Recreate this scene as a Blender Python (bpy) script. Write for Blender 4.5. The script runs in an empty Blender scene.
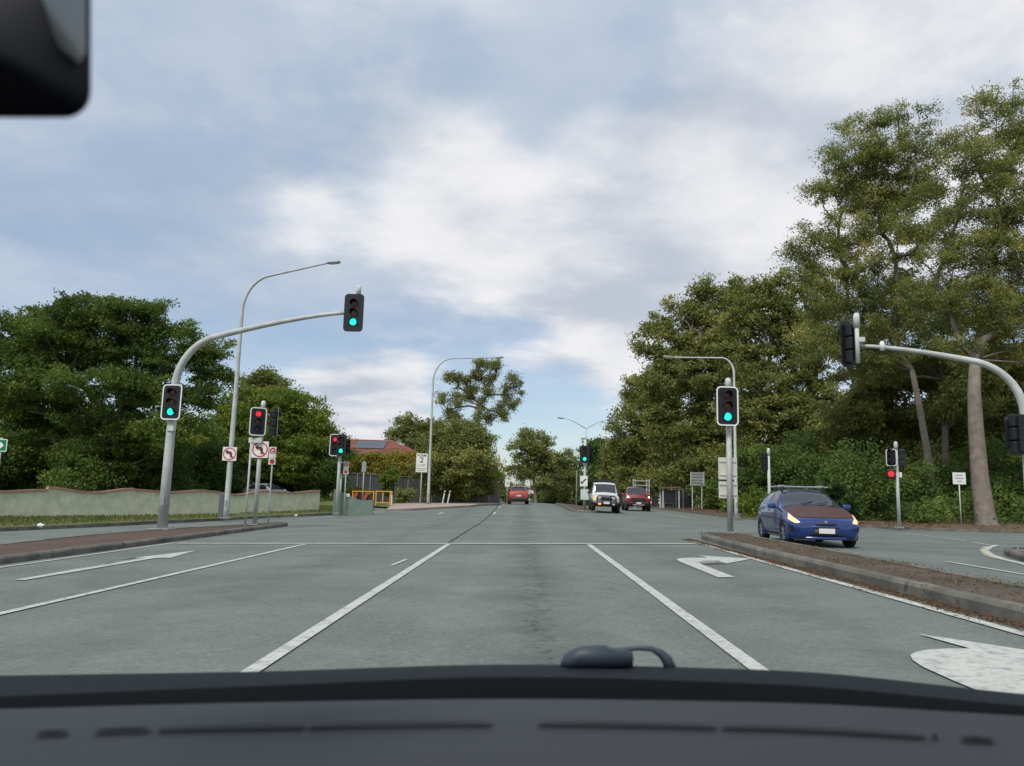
import bpy, bmesh, math, random
import numpy as np
from mathutils import Vector, Matrix

random.seed(7)
rng = np.random.default_rng(11)
SC = bpy.context.scene
COL = SC.collection
R = math.radians

# ------------------------------------------------------------------ camera
IW, IH, FPX = 1024, 766, 768.0
VPX, VPY = 523.0, 496.0          # vanishing point of the road in the photograph
CAMH = 1.2
CROSS = 0.026                    # cross-fall of our carriageway (the car rolls with it)
th = math.atan((VPY - IH / 2) / FPX)
ya = math.atan((VPX - IW / 2) / FPX * math.cos(th))
ROLL = Matrix.Rotation(-CROSS, 3, 'Y')
Fv = ROLL @ Vector((-math.sin(ya) * math.cos(th), math.cos(ya) * math.cos(th), math.sin(th)))
Rv = ROLL @ Vector((math.cos(ya), math.sin(ya), 0))
Uv = Rv.cross(Fv)
CAM = ROLL @ Vector((0, 0, CAMH))
cd = bpy.data.cameras.new('camera')
cam = bpy.data.objects.new('camera', cd)
COL.objects.link(cam)
cd.sensor_width = 36.0
cd.lens = FPX / IW * 36.0
cd.clip_start = 0.02
cd.clip_end = 3000
m = Matrix((Rv, Uv, -Fv)).transposed().to_4x4()
m.translation = CAM
cam.matrix_world = m
cd.dof.use_dof = True
cd.dof.focus_distance = 22.0
cd.dof.aperture_fstop = 6.5
SC.camera = cam

# ------------------------------------------------------------------ world, sun, exposure
SUN_EL, SUN_AZ = R(52), R(205)     # azimuth clockwise from +Y (north): behind us, a little to the left
w = bpy.data.worlds.new('World')
SC.world = w
w.use_nodes = True
nt = w.node_tree
N, L = nt.nodes, nt.links
N.clear()


def nd(t, **kw):
    n = N.new(t)
    for k, v in kw.items():
        setattr(n, k, v)
    return n


def wmath(op, a, b=None, c=None, clamp=False):
    n = nd('ShaderNodeMath', operation=op, use_clamp=clamp)
    for i, v in enumerate((a, b, c)):
        if v is None:
            continue
        if isinstance(v, (int, float)):
            n.inputs[i].default_value = v
        else:
            L.new(v, n.inputs[i])
    return n.outputs[0]


def wsmooth(v, a, b, t0=0.0, t1=1.0):
    n = nd('ShaderNodeMapRange', interpolation_type='SMOOTHSTEP')
    L.new(v, n.inputs['Value'])
    n.inputs['From Min'].default_value = a
    n.inputs['From Max'].default_value = b
    n.inputs['To Min'].default_value = t0
    n.inputs['To Max'].default_value = t1
    return n.outputs[0]


def wmix(f, a, b):
    n = nd('ShaderNodeMix', data_type='RGBA')
    if isinstance(f, (int, float)):
        n.inputs[0].default_value = f
    else:
        L.new(f, n.inputs[0])
    for i, v in ((6, a), (7, b)):
        if isinstance(v, tuple):
            n.inputs[i].default_value = (*v, 1)
        else:
            L.new(v, n.inputs[i])
    return n.outputs[2]


SKY_STR = 0.1
sky = nd('ShaderNodeTexSky', sky_type='NISHITA')
sky.sun_disc = False
sky.sun_elevation = SUN_EL
sky.sun_rotation = SUN_AZ
tc = nd('ShaderNodeTexCoord')
sep = nd('ShaderNodeSeparateXYZ')
L.new(tc.outputs['Generated'], sep.inputs[0])
zc = wmath('MAXIMUM', sep.outputs[2], 0.0)
den = wmath('ADD', zc, 0.16)
cu = wmath('DIVIDE', sep.outputs[0], den)
cv = wmath('DIVIDE', sep.outputs[1], den)
cmb = nd('ShaderNodeCombineXYZ')
L.new(cu, cmb.inputs[0])
L.new(cv, cmb.inputs[1])


def wnoise(scale, det, rough, off, dist=0.0):
    mp = nd('ShaderNodeMapping')
    mp.inputs['Location'].default_value = off
    L.new(cmb.outputs[0], mp.inputs['Vector'])
    n = nd('ShaderNodeTexNoise')
    L.new(mp.outputs[0], n.inputs['Vector'])
    n.inputs['Scale'].default_value = scale
    n.inputs['Detail'].default_value = det
    n.inputs['Roughness'].default_value = rough
    n.inputs['Distortion'].default_value = dist
    return n.outputs['Fac']


def sky_lobe(px, py, deg0, deg1):
    """how near a direction is to one place in the cloud deck"""
    d = (Fv + Rv * ((px - IW / 2) / FPX) + Uv * ((IH / 2 - py) / FPX)).normalized()
    n = nd('ShaderNodeVectorMath', operation='DOT_PRODUCT')
    L.new(tc.outputs['Generated'], n.inputs[0])
    n.inputs[1].default_value = d
    return wsmooth(n.outputs['Value'], math.cos(R(deg1)), math.cos(R(deg0)))


n_big = wnoise(1.0, 9, 0.55, (3.1, 1.7, 0.4), 0.2)
n_mid = wnoise(2.7, 8, 0.56, (7.3, 2.2, 1.4), 0.1)
n_shade = wnoise(1.6, 7, 0.52, (1.4, 8.7, 2.4), 0.15)
# thin high veil over everything, thicker towards the zenith
veil = wmath('ADD', wsmooth(sep.outputs[2], 0.06, 0.36, 0.36, 1.05), wmath('MULTIPLY', wmath('SUBTRACT', n_shade, 0.5), 0.5))
veil = wmath('MINIMUM', wmath('MAXIMUM', veil, 0.0), 1.0)
cov = wmath('ADD', wmath('MULTIPLY', n_big, 0.62), wmath('MULTIPLY', n_mid, 0.38))
LOBES = [(640, 215, 1, 11, 0.15), (470, 235, 1, 9, 0.13), (570, 325, 1, 8, 0.17), (760, 230, 1, 9, 0.10), (360, 412, 1, 7, 0.16), (260, 245, 2, 8, 0.12), (930, 40, 4, 18, 0.16),
         (520, 395, 2, 8, -0.16), (250, 330, 3, 11, -0.14), (50, 250, 3, 14, -0.12), (130, 60, 3, 14, -0.06), (570, 110, 2, 8, -0.10)]
for (px, py, d0, d1, amt) in LOBES:
    cov = wmath('ADD', cov, wmath('MULTIPLY', sky_lobe(px, py, d0, d1), amt))
cmask = wsmooth(cov, 0.44, 0.64)
lum = wsmooth(wmath('ADD', wmath('MULTIPLY', n_shade, 0.6), wmath('MULTIPLY', n_mid, 0.4)), 0.36, 0.62)
k = 1.0 / SKY_STR
k *= 2 ** -.6
veil_c = wmix(lum, (0.38 * k, 0.49 * k, 0.64 * k), (0.55 * k, 0.62 * k, 0.73 * k))
cloud_c = wmix(lum, (0.52 * k, 0.57 * k, 0.66 * k), (0.88 * k, 0.88 * k, 0.90 * k))
blue = nd('ShaderNodeMix', data_type='RGBA', blend_type='MULTIPLY')
blue.inputs[0].default_value = 1.0
L.new(sky.outputs[0], blue.inputs[6])
blue.inputs[7].default_value = (0.95, 0.95, 0.95, 1)
c1 = wmix(veil, blue.outputs[2], veil_c)
c2 = wmix(cmask, c1, cloud_c)
bg = nd('ShaderNodeBackground')
bg.inputs[1].default_value = SKY_STR
L.new(c2, bg.inputs[0])
wo = nd('ShaderNodeOutputWorld')
L.new(bg.outputs[0], wo.inputs[0])

sl = bpy.data.lights.new('sun', 'SUN')
sl.energy = 1.9
sl.angle = R(15)
sl.color = (1.0, 0.95, 0.87)
so = bpy.data.objects.new('sun', sl)
COL.objects.link(so)
sdir = Vector((math.sin(SUN_AZ) * math.cos(SUN_EL), math.cos(SUN_AZ) * math.cos(SUN_EL), math.sin(SUN_EL)))
so.rotation_euler = (-sdir).to_track_quat('-Z', 'Y').to_euler()
so.location = (0, 0, 40)

SC.view_settings.view_transform = 'Standard'
SC.view_settings.look = 'None'
SC.view_settings.exposure = 0.6
SC.view_settings.gamma = 1.0
SC.view_settings.use_curve_mapping = False
SC.cycles.max_bounces = 6
SC.cycles.transparent_max_bounces = 8
SC.cycles.caustics_reflective = False
SC.cycles.caustics_refractive = False


# ------------------------------------------------------------------ terrain height and pixel helpers
def sstep(a, b, v):
    t = np.clip((np.asarray(v, float) - a) / (b - a), 0, 1)
    return t * t * (3 - 2 * t)


def gz_np(x, y):
    x = np.asarray(x, float)
    y = np.asarray(y, float)
    base = CROSS * np.clip(x, -45, 6)
    up = 0.47 * sstep(36, 66, y) * (1 - 0.72 * sstep(1.5, 7, x))
    d = np.maximum(y - 78, 0)
    drop = np.where(d < 60, d * d * 0.00045, 60 * 60 * 0.00045 + (d - 60) * 0.02)
    return base + up - np.minimum(drop, 6.0)


def gz(x, y):
    return float(gz_np(x, y))


def ray(px, py):
    return Fv + Rv * ((px - IW / 2) / FPX) + Uv * ((IH / 2 - py) / FPX)


def at(px, py, Y):
    d = ray(px, py)
    return CAM + d * ((Y - CAM.y) / d.y)


def G(px, py, dz=0.0):
    """pixel -> point on the ground raised by dz"""
    d = ray(px, py)
    t = 2.0
    step = 0.1
    while t < 400:
        p = CAM + d * t
        if p.z < gz(p.x, p.y) + dz:
            break
        t += step
    lo, hi = t - step, t
    for _ in range(24):
        mid = (lo + hi) / 2
        p = CAM + d * mid
        if p.z < gz(p.x, p.y) + dz:
            hi = mid
        else:
            lo = mid
    p = CAM + d * hi
    return Vector((p.x, p.y, gz(p.x, p.y) + dz))


def Gf(px, py, zf):
    """pixel -> point on any height function"""
    d = ray(px, py)
    t = 4.0
    while t < 300:
        p = CAM + d * t
        if p.z < zf(p.x, p.y):
            break
        t += .2
    lo, hi = t - .2, t
    for _ in range(16):
        mid = (lo + hi) / 2
        p = CAM + d * mid
        if p.z < zf(p.x, p.y):
            hi = mid
        else:
            lo = mid
    p = CAM + d * hi
    return Vector((p.x, p.y, zf(p.x, p.y)))


def proj(p):
    v = Vector(p) - CAM
    f = v.dot(Fv)
    return (IW / 2 + FPX * v.dot(Rv) / f, IH / 2 - FPX * v.dot(Uv) / f)


# ------------------------------------------------------------------ materials
MATS = {}


def mat(name, col, rough=0.6, metal=0.0, spec=0.5, var=0.0, vscale=4.0, bump=0.0, bscale=40.0, emit=None, estr=1.0, coat=0.0,
        var_col=None, dirt=None):
    if name in MATS:
        return MATS[name]
    mt = bpy.data.materials.new(name)
    mt.use_nodes = True
    t = mt.node_tree
    b = t.nodes['Principled BSDF']
    b.inputs['Base Color'].default_value = (*col, 1)
    b.inputs['Roughness'].default_value = rough
    b.inputs['Metallic'].default_value = metal
    b.inputs['Specular IOR Level'].default_value = spec
    if coat:
        b.inputs['Coat Weight'].default_value = coat
        b.inputs['Coat Roughness'].default_value = 0.06
    tcn = t.nodes.new('ShaderNodeTexCoord')
    if var or var_col:
        n = t.nodes.new('ShaderNodeTexNoise')
        n.inputs['Scale'].default_value = vscale
        n.inputs['Detail'].default_value = 6
        n.inputs['Roughness'].default_value = 0.65
        t.links.new(tcn.outputs['Object'], n.inputs['Vector'])
        mr = t.nodes.new('ShaderNodeMapRange')
        mr.inputs['From Min'].default_value = 0.3
        mr.inputs['From Max'].default_value = 0.7
        t.links.new(n.outputs['Fac'], mr.inputs['Value'])
        mx = t.nodes.new('ShaderNodeMix')
        mx.data_type = 'RGBA'
        t.links.new(mr.outputs[0], mx.inputs[0])
        c2_ = var_col if var_col else tuple(min(1, c * (1 + var)) for c in col)
        c1_ = col if var_col else tuple(c * (1 - var) for c in col)
        mx.inputs[6].default_value = (*c1_, 1)
        mx.inputs[7].default_value = (*c2_, 1)
        t.links.new(mx.outputs[2], b.inputs['Base Color'])
    if bump:
        n2 = t.nodes.new('ShaderNodeTexNoise')
        n2.inputs['Scale'].default_value = bscale
        n2.inputs['Detail'].default_value = 4
        t.links.new(tcn.outputs['Object'], n2.inputs['Vector'])
        bp = t.nodes.new('ShaderNodeBump')
        bp.inputs['Strength'].default_value = bump
        bp.inputs['Distance'].default_value = 0.02
        t.links.new(n2.outputs['Fac'], bp.inputs['Height'])
        t.links.new(bp.outputs[0], b.inputs['Normal'])
    if emit:
        b.inputs['Emission Color'].default_value = (*emit, 1)
        b.inputs['Emission Strength'].default_value = estr
    MATS[name] = mt
    return mt


def leaf_mat(name, ca, cb, cc):
    """ca..cb by the tint of each clump, cc for the light-coloured new leaves"""
    mt = bpy.data.materials.new(name)
    mt.use_nodes = True
    t = mt.node_tree
    t.nodes.clear()
    at_ = t.nodes.new('ShaderNodeAttribute')
    at_.attribute_name = 'tint'
    cr = t.nodes.new('ShaderNodeValToRGB')
    e = cr.color_ramp.elements
    e[0].position = 0.0
    e[0].color = (*ca, 1)
    e[1].position = 1.0
    e[1].color = (*cc, 1)
    ne = e.new(0.6)
    ne.color = (*cb, 1)
    t.links.new(at_.outputs['Fac'], cr.inputs[0])
    df = t.nodes.new('ShaderNodeBsdfDiffuse')
    tr = t.nodes.new('ShaderNodeBsdfTranslucent')
    gl = t.nodes.new('ShaderNodeBsdfGlossy')
    gl.inputs['Roughness'].default_value = 0.6
    gl.inputs['Color'].default_value = (0.8, 0.85, 0.9, 1)
    t.links.new(cr.outputs[0], df.inputs[0])
    t.links.new(cr.outputs[0], tr.inputs[0])
    m1 = t.nodes.new('ShaderNodeMixShader')
    m1.inputs[0].default_value = 0.4
    t.links.new(df.outputs[0], m1.inputs[1])
    t.links.new(tr.outputs[0], m1.inputs[2])
    m2 = t.nodes.new('ShaderNodeMixShader')
    m2.inputs[0].default_value = 0.015
    t.links.new(m1.outputs[0], m2.inputs[1])
    t.links.new(gl.outputs[0], m2.inputs[2])
    o = t.nodes.new('ShaderNodeOutputMaterial')
    t.links.new(m2.outputs[0], o.inputs[0])
    return mt


def ground_mat(name, cols, scales, rough=0.9, bump=0.4, bscale=8.0, fine=60.0, kind=None):
    """cols: three colours mixed by two world-space noises; kind adds the features of that surface"""
    mt = bpy.data.materials.new(name)
    mt.use_nodes = True
    t = mt.node_tree
    b = t.nodes['Principled BSDF']
    b.inputs['Roughness'].default_value = rough
    b.inputs['Specular IOR Level'].default_value = 0.3
    geo = t.nodes.new('ShaderNodeNewGeometry')

    def noise(sc, det=6, rg=0.6, vec=None, dist=0.0):
        n = t.nodes.new('ShaderNodeTexNoise')
        n.inputs['Scale'].default_value = sc
        n.inputs['Detail'].default_value = det
        n.inputs['Roughness'].default_value = rg
        n.inputs['Distortion'].default_value = dist
        t.links.new(vec if vec else geo.outputs['Position'], n.inputs['Vector'])
        return n.outputs['Fac']

    def rngmap(v, a, bb, t0=0., t1=1., smooth=True):
        n = t.nodes.new('ShaderNodeMapRange')
        if smooth:
            n.interpolation_type = 'SMOOTHSTEP'
        t.links.new(v, n.inputs['Value'])
        for nm, q in (('From Min', a), ('From Max', bb), ('To Min', t0), ('To Max', t1)):
            n.inputs[nm].default_value = q
        return n.outputs[0]

    def mth(op, a, bb=None, cl=False):
        n = t.nodes.new('ShaderNodeMath')
        n.operation = op
        n.use_clamp = cl
        for i, q in enumerate((a, bb)):
            if q is None:
                continue
            if isinstance(q, (int, float)):
                n.inputs[i].default_value = q
            else:
                t.links.new(q, n.inputs[i])
        return n.outputs[0]

    def mix(f, a, bb):
        n = t.nodes.new('ShaderNodeMix')
        n.data_type = 'RGBA'
        if isinstance(f, (int, float)):
            n.inputs[0].default_value = f
        else:
            t.links.new(f, n.inputs[0])
        for i, q in ((6, a), (7, bb)):
            if isinstance(q, tuple):
                n.inputs[i].default_value = (*q, 1)
            else:
                t.links.new(q, n.inputs[i])
        return n.outputs[2]

    n1 = noise(scales[0])
    n2 = noise(scales[1], 4)
    c = mix(rngmap(n1, .35, .65), cols[0], cols[1])
    c = mix(rngmap(n2, .5, .75), c, cols[2])
    sp = t.nodes.new('ShaderNodeSeparateXYZ')
    t.links.new(geo.outputs['Position'], sp.inputs[0])
    X, Y = sp.outputs[0], sp.outputs[1]
    if kind == 'asphalt':
        # chip-seal speckle
        c = mix(rngmap(noise(21, 4, .75), .50, .70, 0, .6), c, tuple(q * 1.5 for q in cols[1]))
        c = mix(rngmap(noise(17, 4, .75), .52, .72, 0, .65), c, tuple(q * .5 for q in cols[0]))
        wob = mth('MULTIPLY', mth('SUBTRACT', noise(0.5, 5), .5), 0.5)
        xw = mth('ADD', X, wob)
        # oil drip band and polished wheel tracks in each of our lanes
        for cx, wd, amt, colr in ((0.12, .7, .6, tuple(q * .55 for q in cols[0])), (-3.6, .75, .42, tuple(q * .6 for q in cols[0])),
                                  (2.95, .75, .42, tuple(q * .6 for q in cols[0])), (-.75, .35, .3, tuple(q * 1.3 for q in cols[1])),
                                  (.95, .35, .3, tuple(q * 1.3 for q in cols[1]))):
            d = mth('ABSOLUTE', mth('SUBTRACT', xw, cx))
            f = mth('MULTIPLY', rngmap(d, 0, wd, amt, 0), rngmap(noise(1.3, 6, .7), .35, .65))
            c = mix(f, c, colr)
        # ravelled strip with holes near the lane centre, and the construction joint under the lane line
        d = mth('ABSOLUTE', mth('SUBTRACT', xw, 0.16))
        f = mth('MULTIPLY', rngmap(d, .04, .26, 1, 0), rngmap(noise(6, 7, .8), .50, .62))
        f = mth('MULTIPLY', f, rngmap(Y, 22, 17, 0, .62))
        c = mix(f, c, (.012, .012, .013))
        wob2 = mth('MULTIPLY', mth('SUBTRACT', noise(1.6, 3), .5), 0.1)
        d = mth('ABSOLUTE', mth('SUBTRACT', mth('ADD', X, wob2), -1.93))
        f = mth('MULTIPLY', rngmap(d, .02, .06, .85, 0), rngmap(Y, 8, 20))
        c = mix(f, c, (.02, .02, .021))
        # fine cracks
        vo = t.nodes.new('ShaderNodeTexVoronoi')
        vo.feature = 'DISTANCE_TO_EDGE'
        vo.inputs['Scale'].default_value = 0.42
        wv = t.nodes.new('ShaderNodeVectorMath')
        wv.operation = 'ADD'
        nn = t.nodes.new('ShaderNodeTexNoise')
        nn.inputs['Scale'].default_value = 1.5
        nn.inputs['Detail'].default_value = 5
        t.links.new(geo.outputs['Position'], nn.inputs['Vector'])
        t.links.new(geo.outputs['Position'], wv.inputs[0])
        t.links.new(nn.outputs['Color'], wv.inputs[1])
        t.links.new(wv.outputs[0], vo.inputs['Vector'])
        f = mth('MULTIPLY', rngmap(vo.outputs['Distance'], .003, .009, .45, 0), rngmap(noise(.13, 2), .56, .62))
        c = mix(f, c, (.02, .02, .02))
        # sealed patches
        f = mth('MULTIPLY', rngmap(noise(.22, 2, .4), .6, .615), .22)
        c = mix(f, c, tuple(q * .55 for q in cols[0]))
    if kind == 'paving':
        br = t.nodes.new('ShaderNodeTexBrick')
        br.inputs['Scale'].default_value = 4.5
        br.inputs['Color1'].default_value = (1, 1, 1, 1)
        br.inputs['Color2'].default_value = (.72, .72, .72, 1)
        br.inputs['Mortar'].default_value = (.35, .33, .3, 1)
        br.inputs['Mortar Size'].default_value = .03
        t.links.new(geo.outputs['Position'], br.inputs['Vector'])
        mm = t.nodes.new('ShaderNodeMix')
        mm.data_type = 'RGBA'
        mm.blend_type = 'MULTIPLY'
        mm.inputs[0].default_value = .9
        t.links.new(c, mm.inputs[6])
        t.links.new(br.outputs['Color'], mm.inputs[7])
        c = mm.outputs[2]
    t.links.new(c, b.inputs['Base Color'])
    nb = noise(bscale, 5)
    nf = noise(fine, 3)
    h = mth('ADD', nb, mth('MULTIPLY', nf, .5))
    bp = t.nodes.new('ShaderNodeBump')
    bp.inputs['Strength'].default_value = bump
    bp.inputs['Distance'].default_value = 0.03
    t.links.new(h, bp.inputs['Height'])
    t.links.new(bp.outputs[0], b.inputs['Normal'])
    return mt


def paint_mat(name, col, wear=.45):
    mt = bpy.data.materials.new(name)
    mt.use_nodes = True
    t = mt.node_tree
    b = t.nodes['Principled BSDF']
    b.inputs['Roughness'].default_value = .75
    geo = t.nodes.new('ShaderNodeNewGeometry')
    n = t.nodes.new('ShaderNodeTexNoise')
    n.inputs['Scale'].default_value = 9
    n.inputs['Detail'].default_value = 9
    n.inputs['Roughness'].default_value = .75
    t.links.new(geo.outputs['Position'], n.inputs['Vector'])
    mr = t.nodes.new('ShaderNodeMapRange')
    mr.inputs['From Min'].default_value = 1 - wear - .06
    mr.inputs['From Max'].default_value = 1 - wear + .12
    t.links.new(n.outputs['Fac'], mr.inputs['Value'])
    n3 = t.nodes.new('ShaderNodeTexNoise')
    n3.inputs['Scale'].default_value = 1.1
    n3.inputs['Detail'].default_value = 5
    t.links.new(geo.outputs['Position'], n3.inputs['Vector'])
    mx0 = t.nodes.new('ShaderNodeMix')
    mx0.data_type = 'RGBA'
    t.links.new(n3.outputs['Fac'], mx0.inputs[0])
    mx0.inputs[6].default_value = (*[c * .82 for c in col], 1)
    mx0.inputs[7].default_value = (*col, 1)
    mx = t.nodes.new('ShaderNodeMix')
    mx.data_type = 'RGBA'
    t.links.new(mr.outputs[0], mx.inputs[0])
    t.links.new(mx0.outputs[2], mx.inputs[6])
    mx.inputs[7].default_value = (.22, .23, .22, 1)
    t.links.new(mx.outputs[2], b.inputs['Base Color'])
    return mt


ASPHALT = ground_mat('asphalt', ((.126, .147, .128), (.170, .192, .171), (.143, .165, .145)), (.45, 1.9), .85, .35, 14, 90, 'asphalt')
PAINT = paint_mat('road_paint', (.56, .57, .52), .46)
PAINT_Y = paint_mat('yellow_paint', (.42, .36, .16), .5)
GRASS_G = ground_mat('verge_grass', ((.085, .110, .030), (.135, .150, .045), (.180, .155, .075)), (.6, 2.6), .95, .8, 9, 60)
SOIL = ground_mat('verge_soil', ((.115, .082, .052), (.165, .115, .070), (.085, .080, .040)), (.7, 3.1), .95, .9, 7, 40)
FIELD = ground_mat('ground_cover', ((.06, .065, .03), (.09, .08, .045), (.12, .09, .06)), (.3, 1.6), .95, .8, 5, 30)
MEDIAN = ground_mat('median_dirt', ((.090, .072, .058), (.130, .100, .078), (.065, .060, .046)), (.9, 4.5), .95, .8, 11, 60)
PAVER = ground_mat('red_pavers', ((.120, .080, .064), (.160, .105, .084), (.100, .090, .066)), (.8, 3.3), .9, .4, 12, 60, 'paving')
CONC = ground_mat('kerb_concrete', ((.12, .113, .096), (.22, .208, .178), (.05, .048, .038)), (2.2, 4.4), .9, .5, 10, 70)
PINKC = ground_mat('pink_concrete', ((.34, .26, .23), (.42, .33, .29), (.25, .22, .19)), (.8, 2.6), .9, .3, 10, 60)
STEEL = mat('galvanised_steel', (.46, .48, .465), .6, .0, .5, .22, 2.2)
POLE_PALE = mat('pale_painted_steel', (.52, .55, .515), .6, .0, .5, .18, 2.6)
STEEL_D = mat('dull_steel', (.30, .32, .32), .55, .3, .5, .12, 3.0)
BLACK = mat('black_polycarbonate', (.012, .013, .016), .45, 0, .4)
VISOR = mat('visor_black', (.010, .010, .012), .6)
WHITE_B = mat('white_board_edge', (.78, .79, .77), .5)
WHITE_S = mat('white_sign_sheet', (.74, .74, .71), .5, var=.06, vscale=5)
SIGN_BACK = mat('bare_sign_back', (.60, .58, .53), .5, .1, .5, .08, 3)
RED_S = mat('red_sign_sheet', (.50, .03, .04), .5)
BLK_S = mat('black_sign_sheet', (.02, .02, .022), .6)
GREY_S = mat('faded_sign_print', (.30, .30, .30), .6)
GREEN_S = mat('green_sign_sheet', (.0, .17, .075), .5)
LENS_G = mat('lit_green_lens', (.0, .3, .2), .3, emit=(.015, .92, .60), estr=1.0)
LENS_R = mat('lit_red_lens', (.3, .01, .01), .3, emit=(.90, .02, .03), estr=.75)
LENS_OR = mat('dark_red_lens', (.07, .012, .012), .25)
LENS_OA = mat('dark_amber_lens', (.11, .035, .018), .25)
LENS_OG = mat('dark_green_lens', (.008, .035, .028), .25)
RUBBER = mat('tyre_rubber', (.015, .015, .016), .8)
DARK = mat('dark_trim', (.018, .019, .021), .5)
GLASS = mat('tinted_car_glass', (.03, .035, .04), .04, 0, .9)
RIM = mat('alloy_rim', (.42, .43, .45), .35, .8)
PLATE = mat('number_plate', (.70, .68, .68), .5)
BARK_G = mat('pale_gum_bark', (.135, .110, .088), .9, var_col=(.27, .235, .20), vscale=2.2, bump=.9, bscale=14)
BARK_L = mat('gum_limb_bark', (.105, .085, .068), .9, var_col=(.21, .18, .15), vscale=2.0, bump=.4, bscale=14)
BARK_D = mat('dark_bark', (.060, .050, .040), .9, var_col=(.12, .10, .082), vscale=4.0, bump=.7, bscale=18)


# ------------------------------------------------------------------ mesh helpers
class MB:
    def __init__(self):
        self.v = []
        self.f = []

    def add(self, vs, fs):
        o = len(self.v)
        self.v += [tuple(p) for p in vs]
        self.f += [tuple(i + o for i in q) for q in fs]
        return self

    def box(self, c, s, rot=None, bev=0.0):
        hx, hy, hz = s[0] / 2, s[1] / 2, s[2] / 2
        if bev <= 0:
            vs = [Vector((x, y, z)) for x in (-hx, hx) for y in (-hy, hy) for z in (-hz, hz)]
            fs = [(0, 1, 3, 2), (4, 6, 7, 5), (0, 4, 5, 1), (2, 3, 7, 6), (0, 2, 6, 4), (1, 5, 7, 3)]
        else:
            b = bmesh.new()
            bmesh.ops.create_cube(b, size=1.0)
            for q in b.verts:
                q.co = Vector((q.co.x * s[0], q.co.y * s[1], q.co.z * s[2]))
            bmesh.ops.bevel(b, geom=list(b.edges), offset=bev, segments=2, affect='EDGES', profile=.5)
            b.verts.index_update()
            vs = [q.co.copy() for q in b.verts]
            fs = [tuple(q.index for q in f.verts) for f in b.faces]
            b.free()
        if rot is not None:
            vs = [rot @ p for p in vs]
        c = Vector(c)
        return self.add([p + c for p in vs], fs)

    def tube(self, pts, rad, n=8, cap=True):
        pts = [Vector(p) for p in pts]
        if isinstance(rad, (int, float)):
            rad = [rad] * len(pts)
        o = len(self.v)
        up = Vector((0, 0, 1))
        t0 = (pts[1] - pts[0]).normalized()
        a = t0.cross(up)
        if a.length < .01:
            a = t0.cross(Vector((1, 0, 0)))
        a.normalize()
        for i, p in enumerate(pts):
            t = (pts[min(i + 1, len(pts) - 1)] - pts[max(i - 1, 0)]).normalized()
            a = (a - t * a.dot(t)).normalized()
            b = t.cross(a)
            for j in range(n):
                q = 2 * math.pi * j / n
                self.v.append(tuple(p + (a * math.cos(q) + b * math.sin(q)) * rad[i]))
        for i in range(len(pts) - 1):
            for j in range(n):
                k2 = (j + 1) % n
                self.f.append((o + i * n + j, o + i * n + k2, o + (i + 1) * n + k2, o + (i + 1) * n + j))
        if cap:
            self.f.append(tuple(o + j for j in reversed(range(n))))
            self.f.append(tuple(o + (len(pts) - 1) * n + j for j in range(n)))
        return self

    def prism(self, poly, y0, y1):
        """poly in (x, z), extruded from y0 (front) to y1"""
        n = len(poly)
        vs = [(p[0], y0, p[1]) for p in poly] + [(p[0], y1, p[1]) for p in poly]
        fs = [tuple(range(n)), tuple(n + i for i in reversed(range(n)))]
        fs += [(i, n + i, n + (i + 1) % n, (i + 1) % n) for i in range(n)]
        return self.add(vs, fs)

    def ring(self, outer, inner, y0, y1):
        n = len(outer)
        vs = [(p[0], y0, p[1]) for p in outer] + [(p[0], y0, p[1]) for p in inner] \
            + [(p[0], y1, p[1]) for p in outer] + [(p[0], y1, p[1]) for p in inner]
        fs = []
        for i in range(n):
            j = (i + 1) % n
            fs += [(i, j, n + j, n + i), (2 * n + i, 3 * n + i, 3 * n + j, 2 * n + j),
                   (i, 2 * n + i, 2 * n + j, j), (n + i, n + j, 3 * n + j, 3 * n + i)]
        return self.add(vs, fs)

    def xf(self, M):
        self.v = [tuple(M @ Vector(p)) for p in self.v]
        return self

    def build(self, name, material, parent=None, smooth=False, loc=None):
        me = bpy.data.meshes.new(name)
        me.from_pydata(self.v, [], self.f)
        me.update()
        b = bmesh.new()
        b.from_mesh(me)
        bmesh.ops.recalc_face_normals(b, faces=list(b.faces))
        b.to_mesh(me)
        b.free()
        if material:
            me.materials.append(material)
        if smooth:
            for p in me.polygons:
                p.use_smooth = True
        o = bpy.data.objects.new(name, me)
        COL.objects.link(o)
        if parent:
            o.parent = parent
        if loc is not None:
            o.location = loc
        return o


def circle(r, n=24, cx=0, cz=0, a0=0.0):
    return [(cx + r * math.cos(a0 + 2 * math.pi * i / n), cz + r * math.sin(a0 + 2 * math.pi * i / n)) for i in range(n)]


def rrect(wd, ht, r, n=5, cx=0, cz=0):
    out = []
    for (sx, sz, a) in ((1, 1, 0), (-1, 1, 90), (-1, -1, 180), (1, -1, 270)):
        for i in range(n + 1):
            q = R(a + 90 * i / n)
            out.append((cx + sx * (wd / 2 - r) + r * math.cos(q), cz + sz * (ht / 2 - r) + r * math.sin(q)))
    return out


def tag(o, label=None, cat=None, group=None, kind=None):
    if label:
        o['label'] = label
    if cat:
        o['category'] = cat
    if group:
        o['group'] = group
    if kind:
        o['kind'] = kind
    return o


def thing(name, label, cat, loc=(0, 0, 0), rz=0.0, group=None, rot=None):
    o = bpy.data.objects.new(name, None)
    o.empty_display_size = .3
    COL.objects.link(o)
    o.location = loc
    o.rotation_euler = rot if rot else (0, 0, rz)
    return tag(o, label, cat, group)


def copy_tree(o, parent=None):
    c = o.copy()
    COL.objects.link(c)
    c.parent = parent
    for ch in [q for q in bpy.data.objects if q.parent == o]:
        copy_tree(ch, c)
    return c


_text_cache = {}


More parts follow.
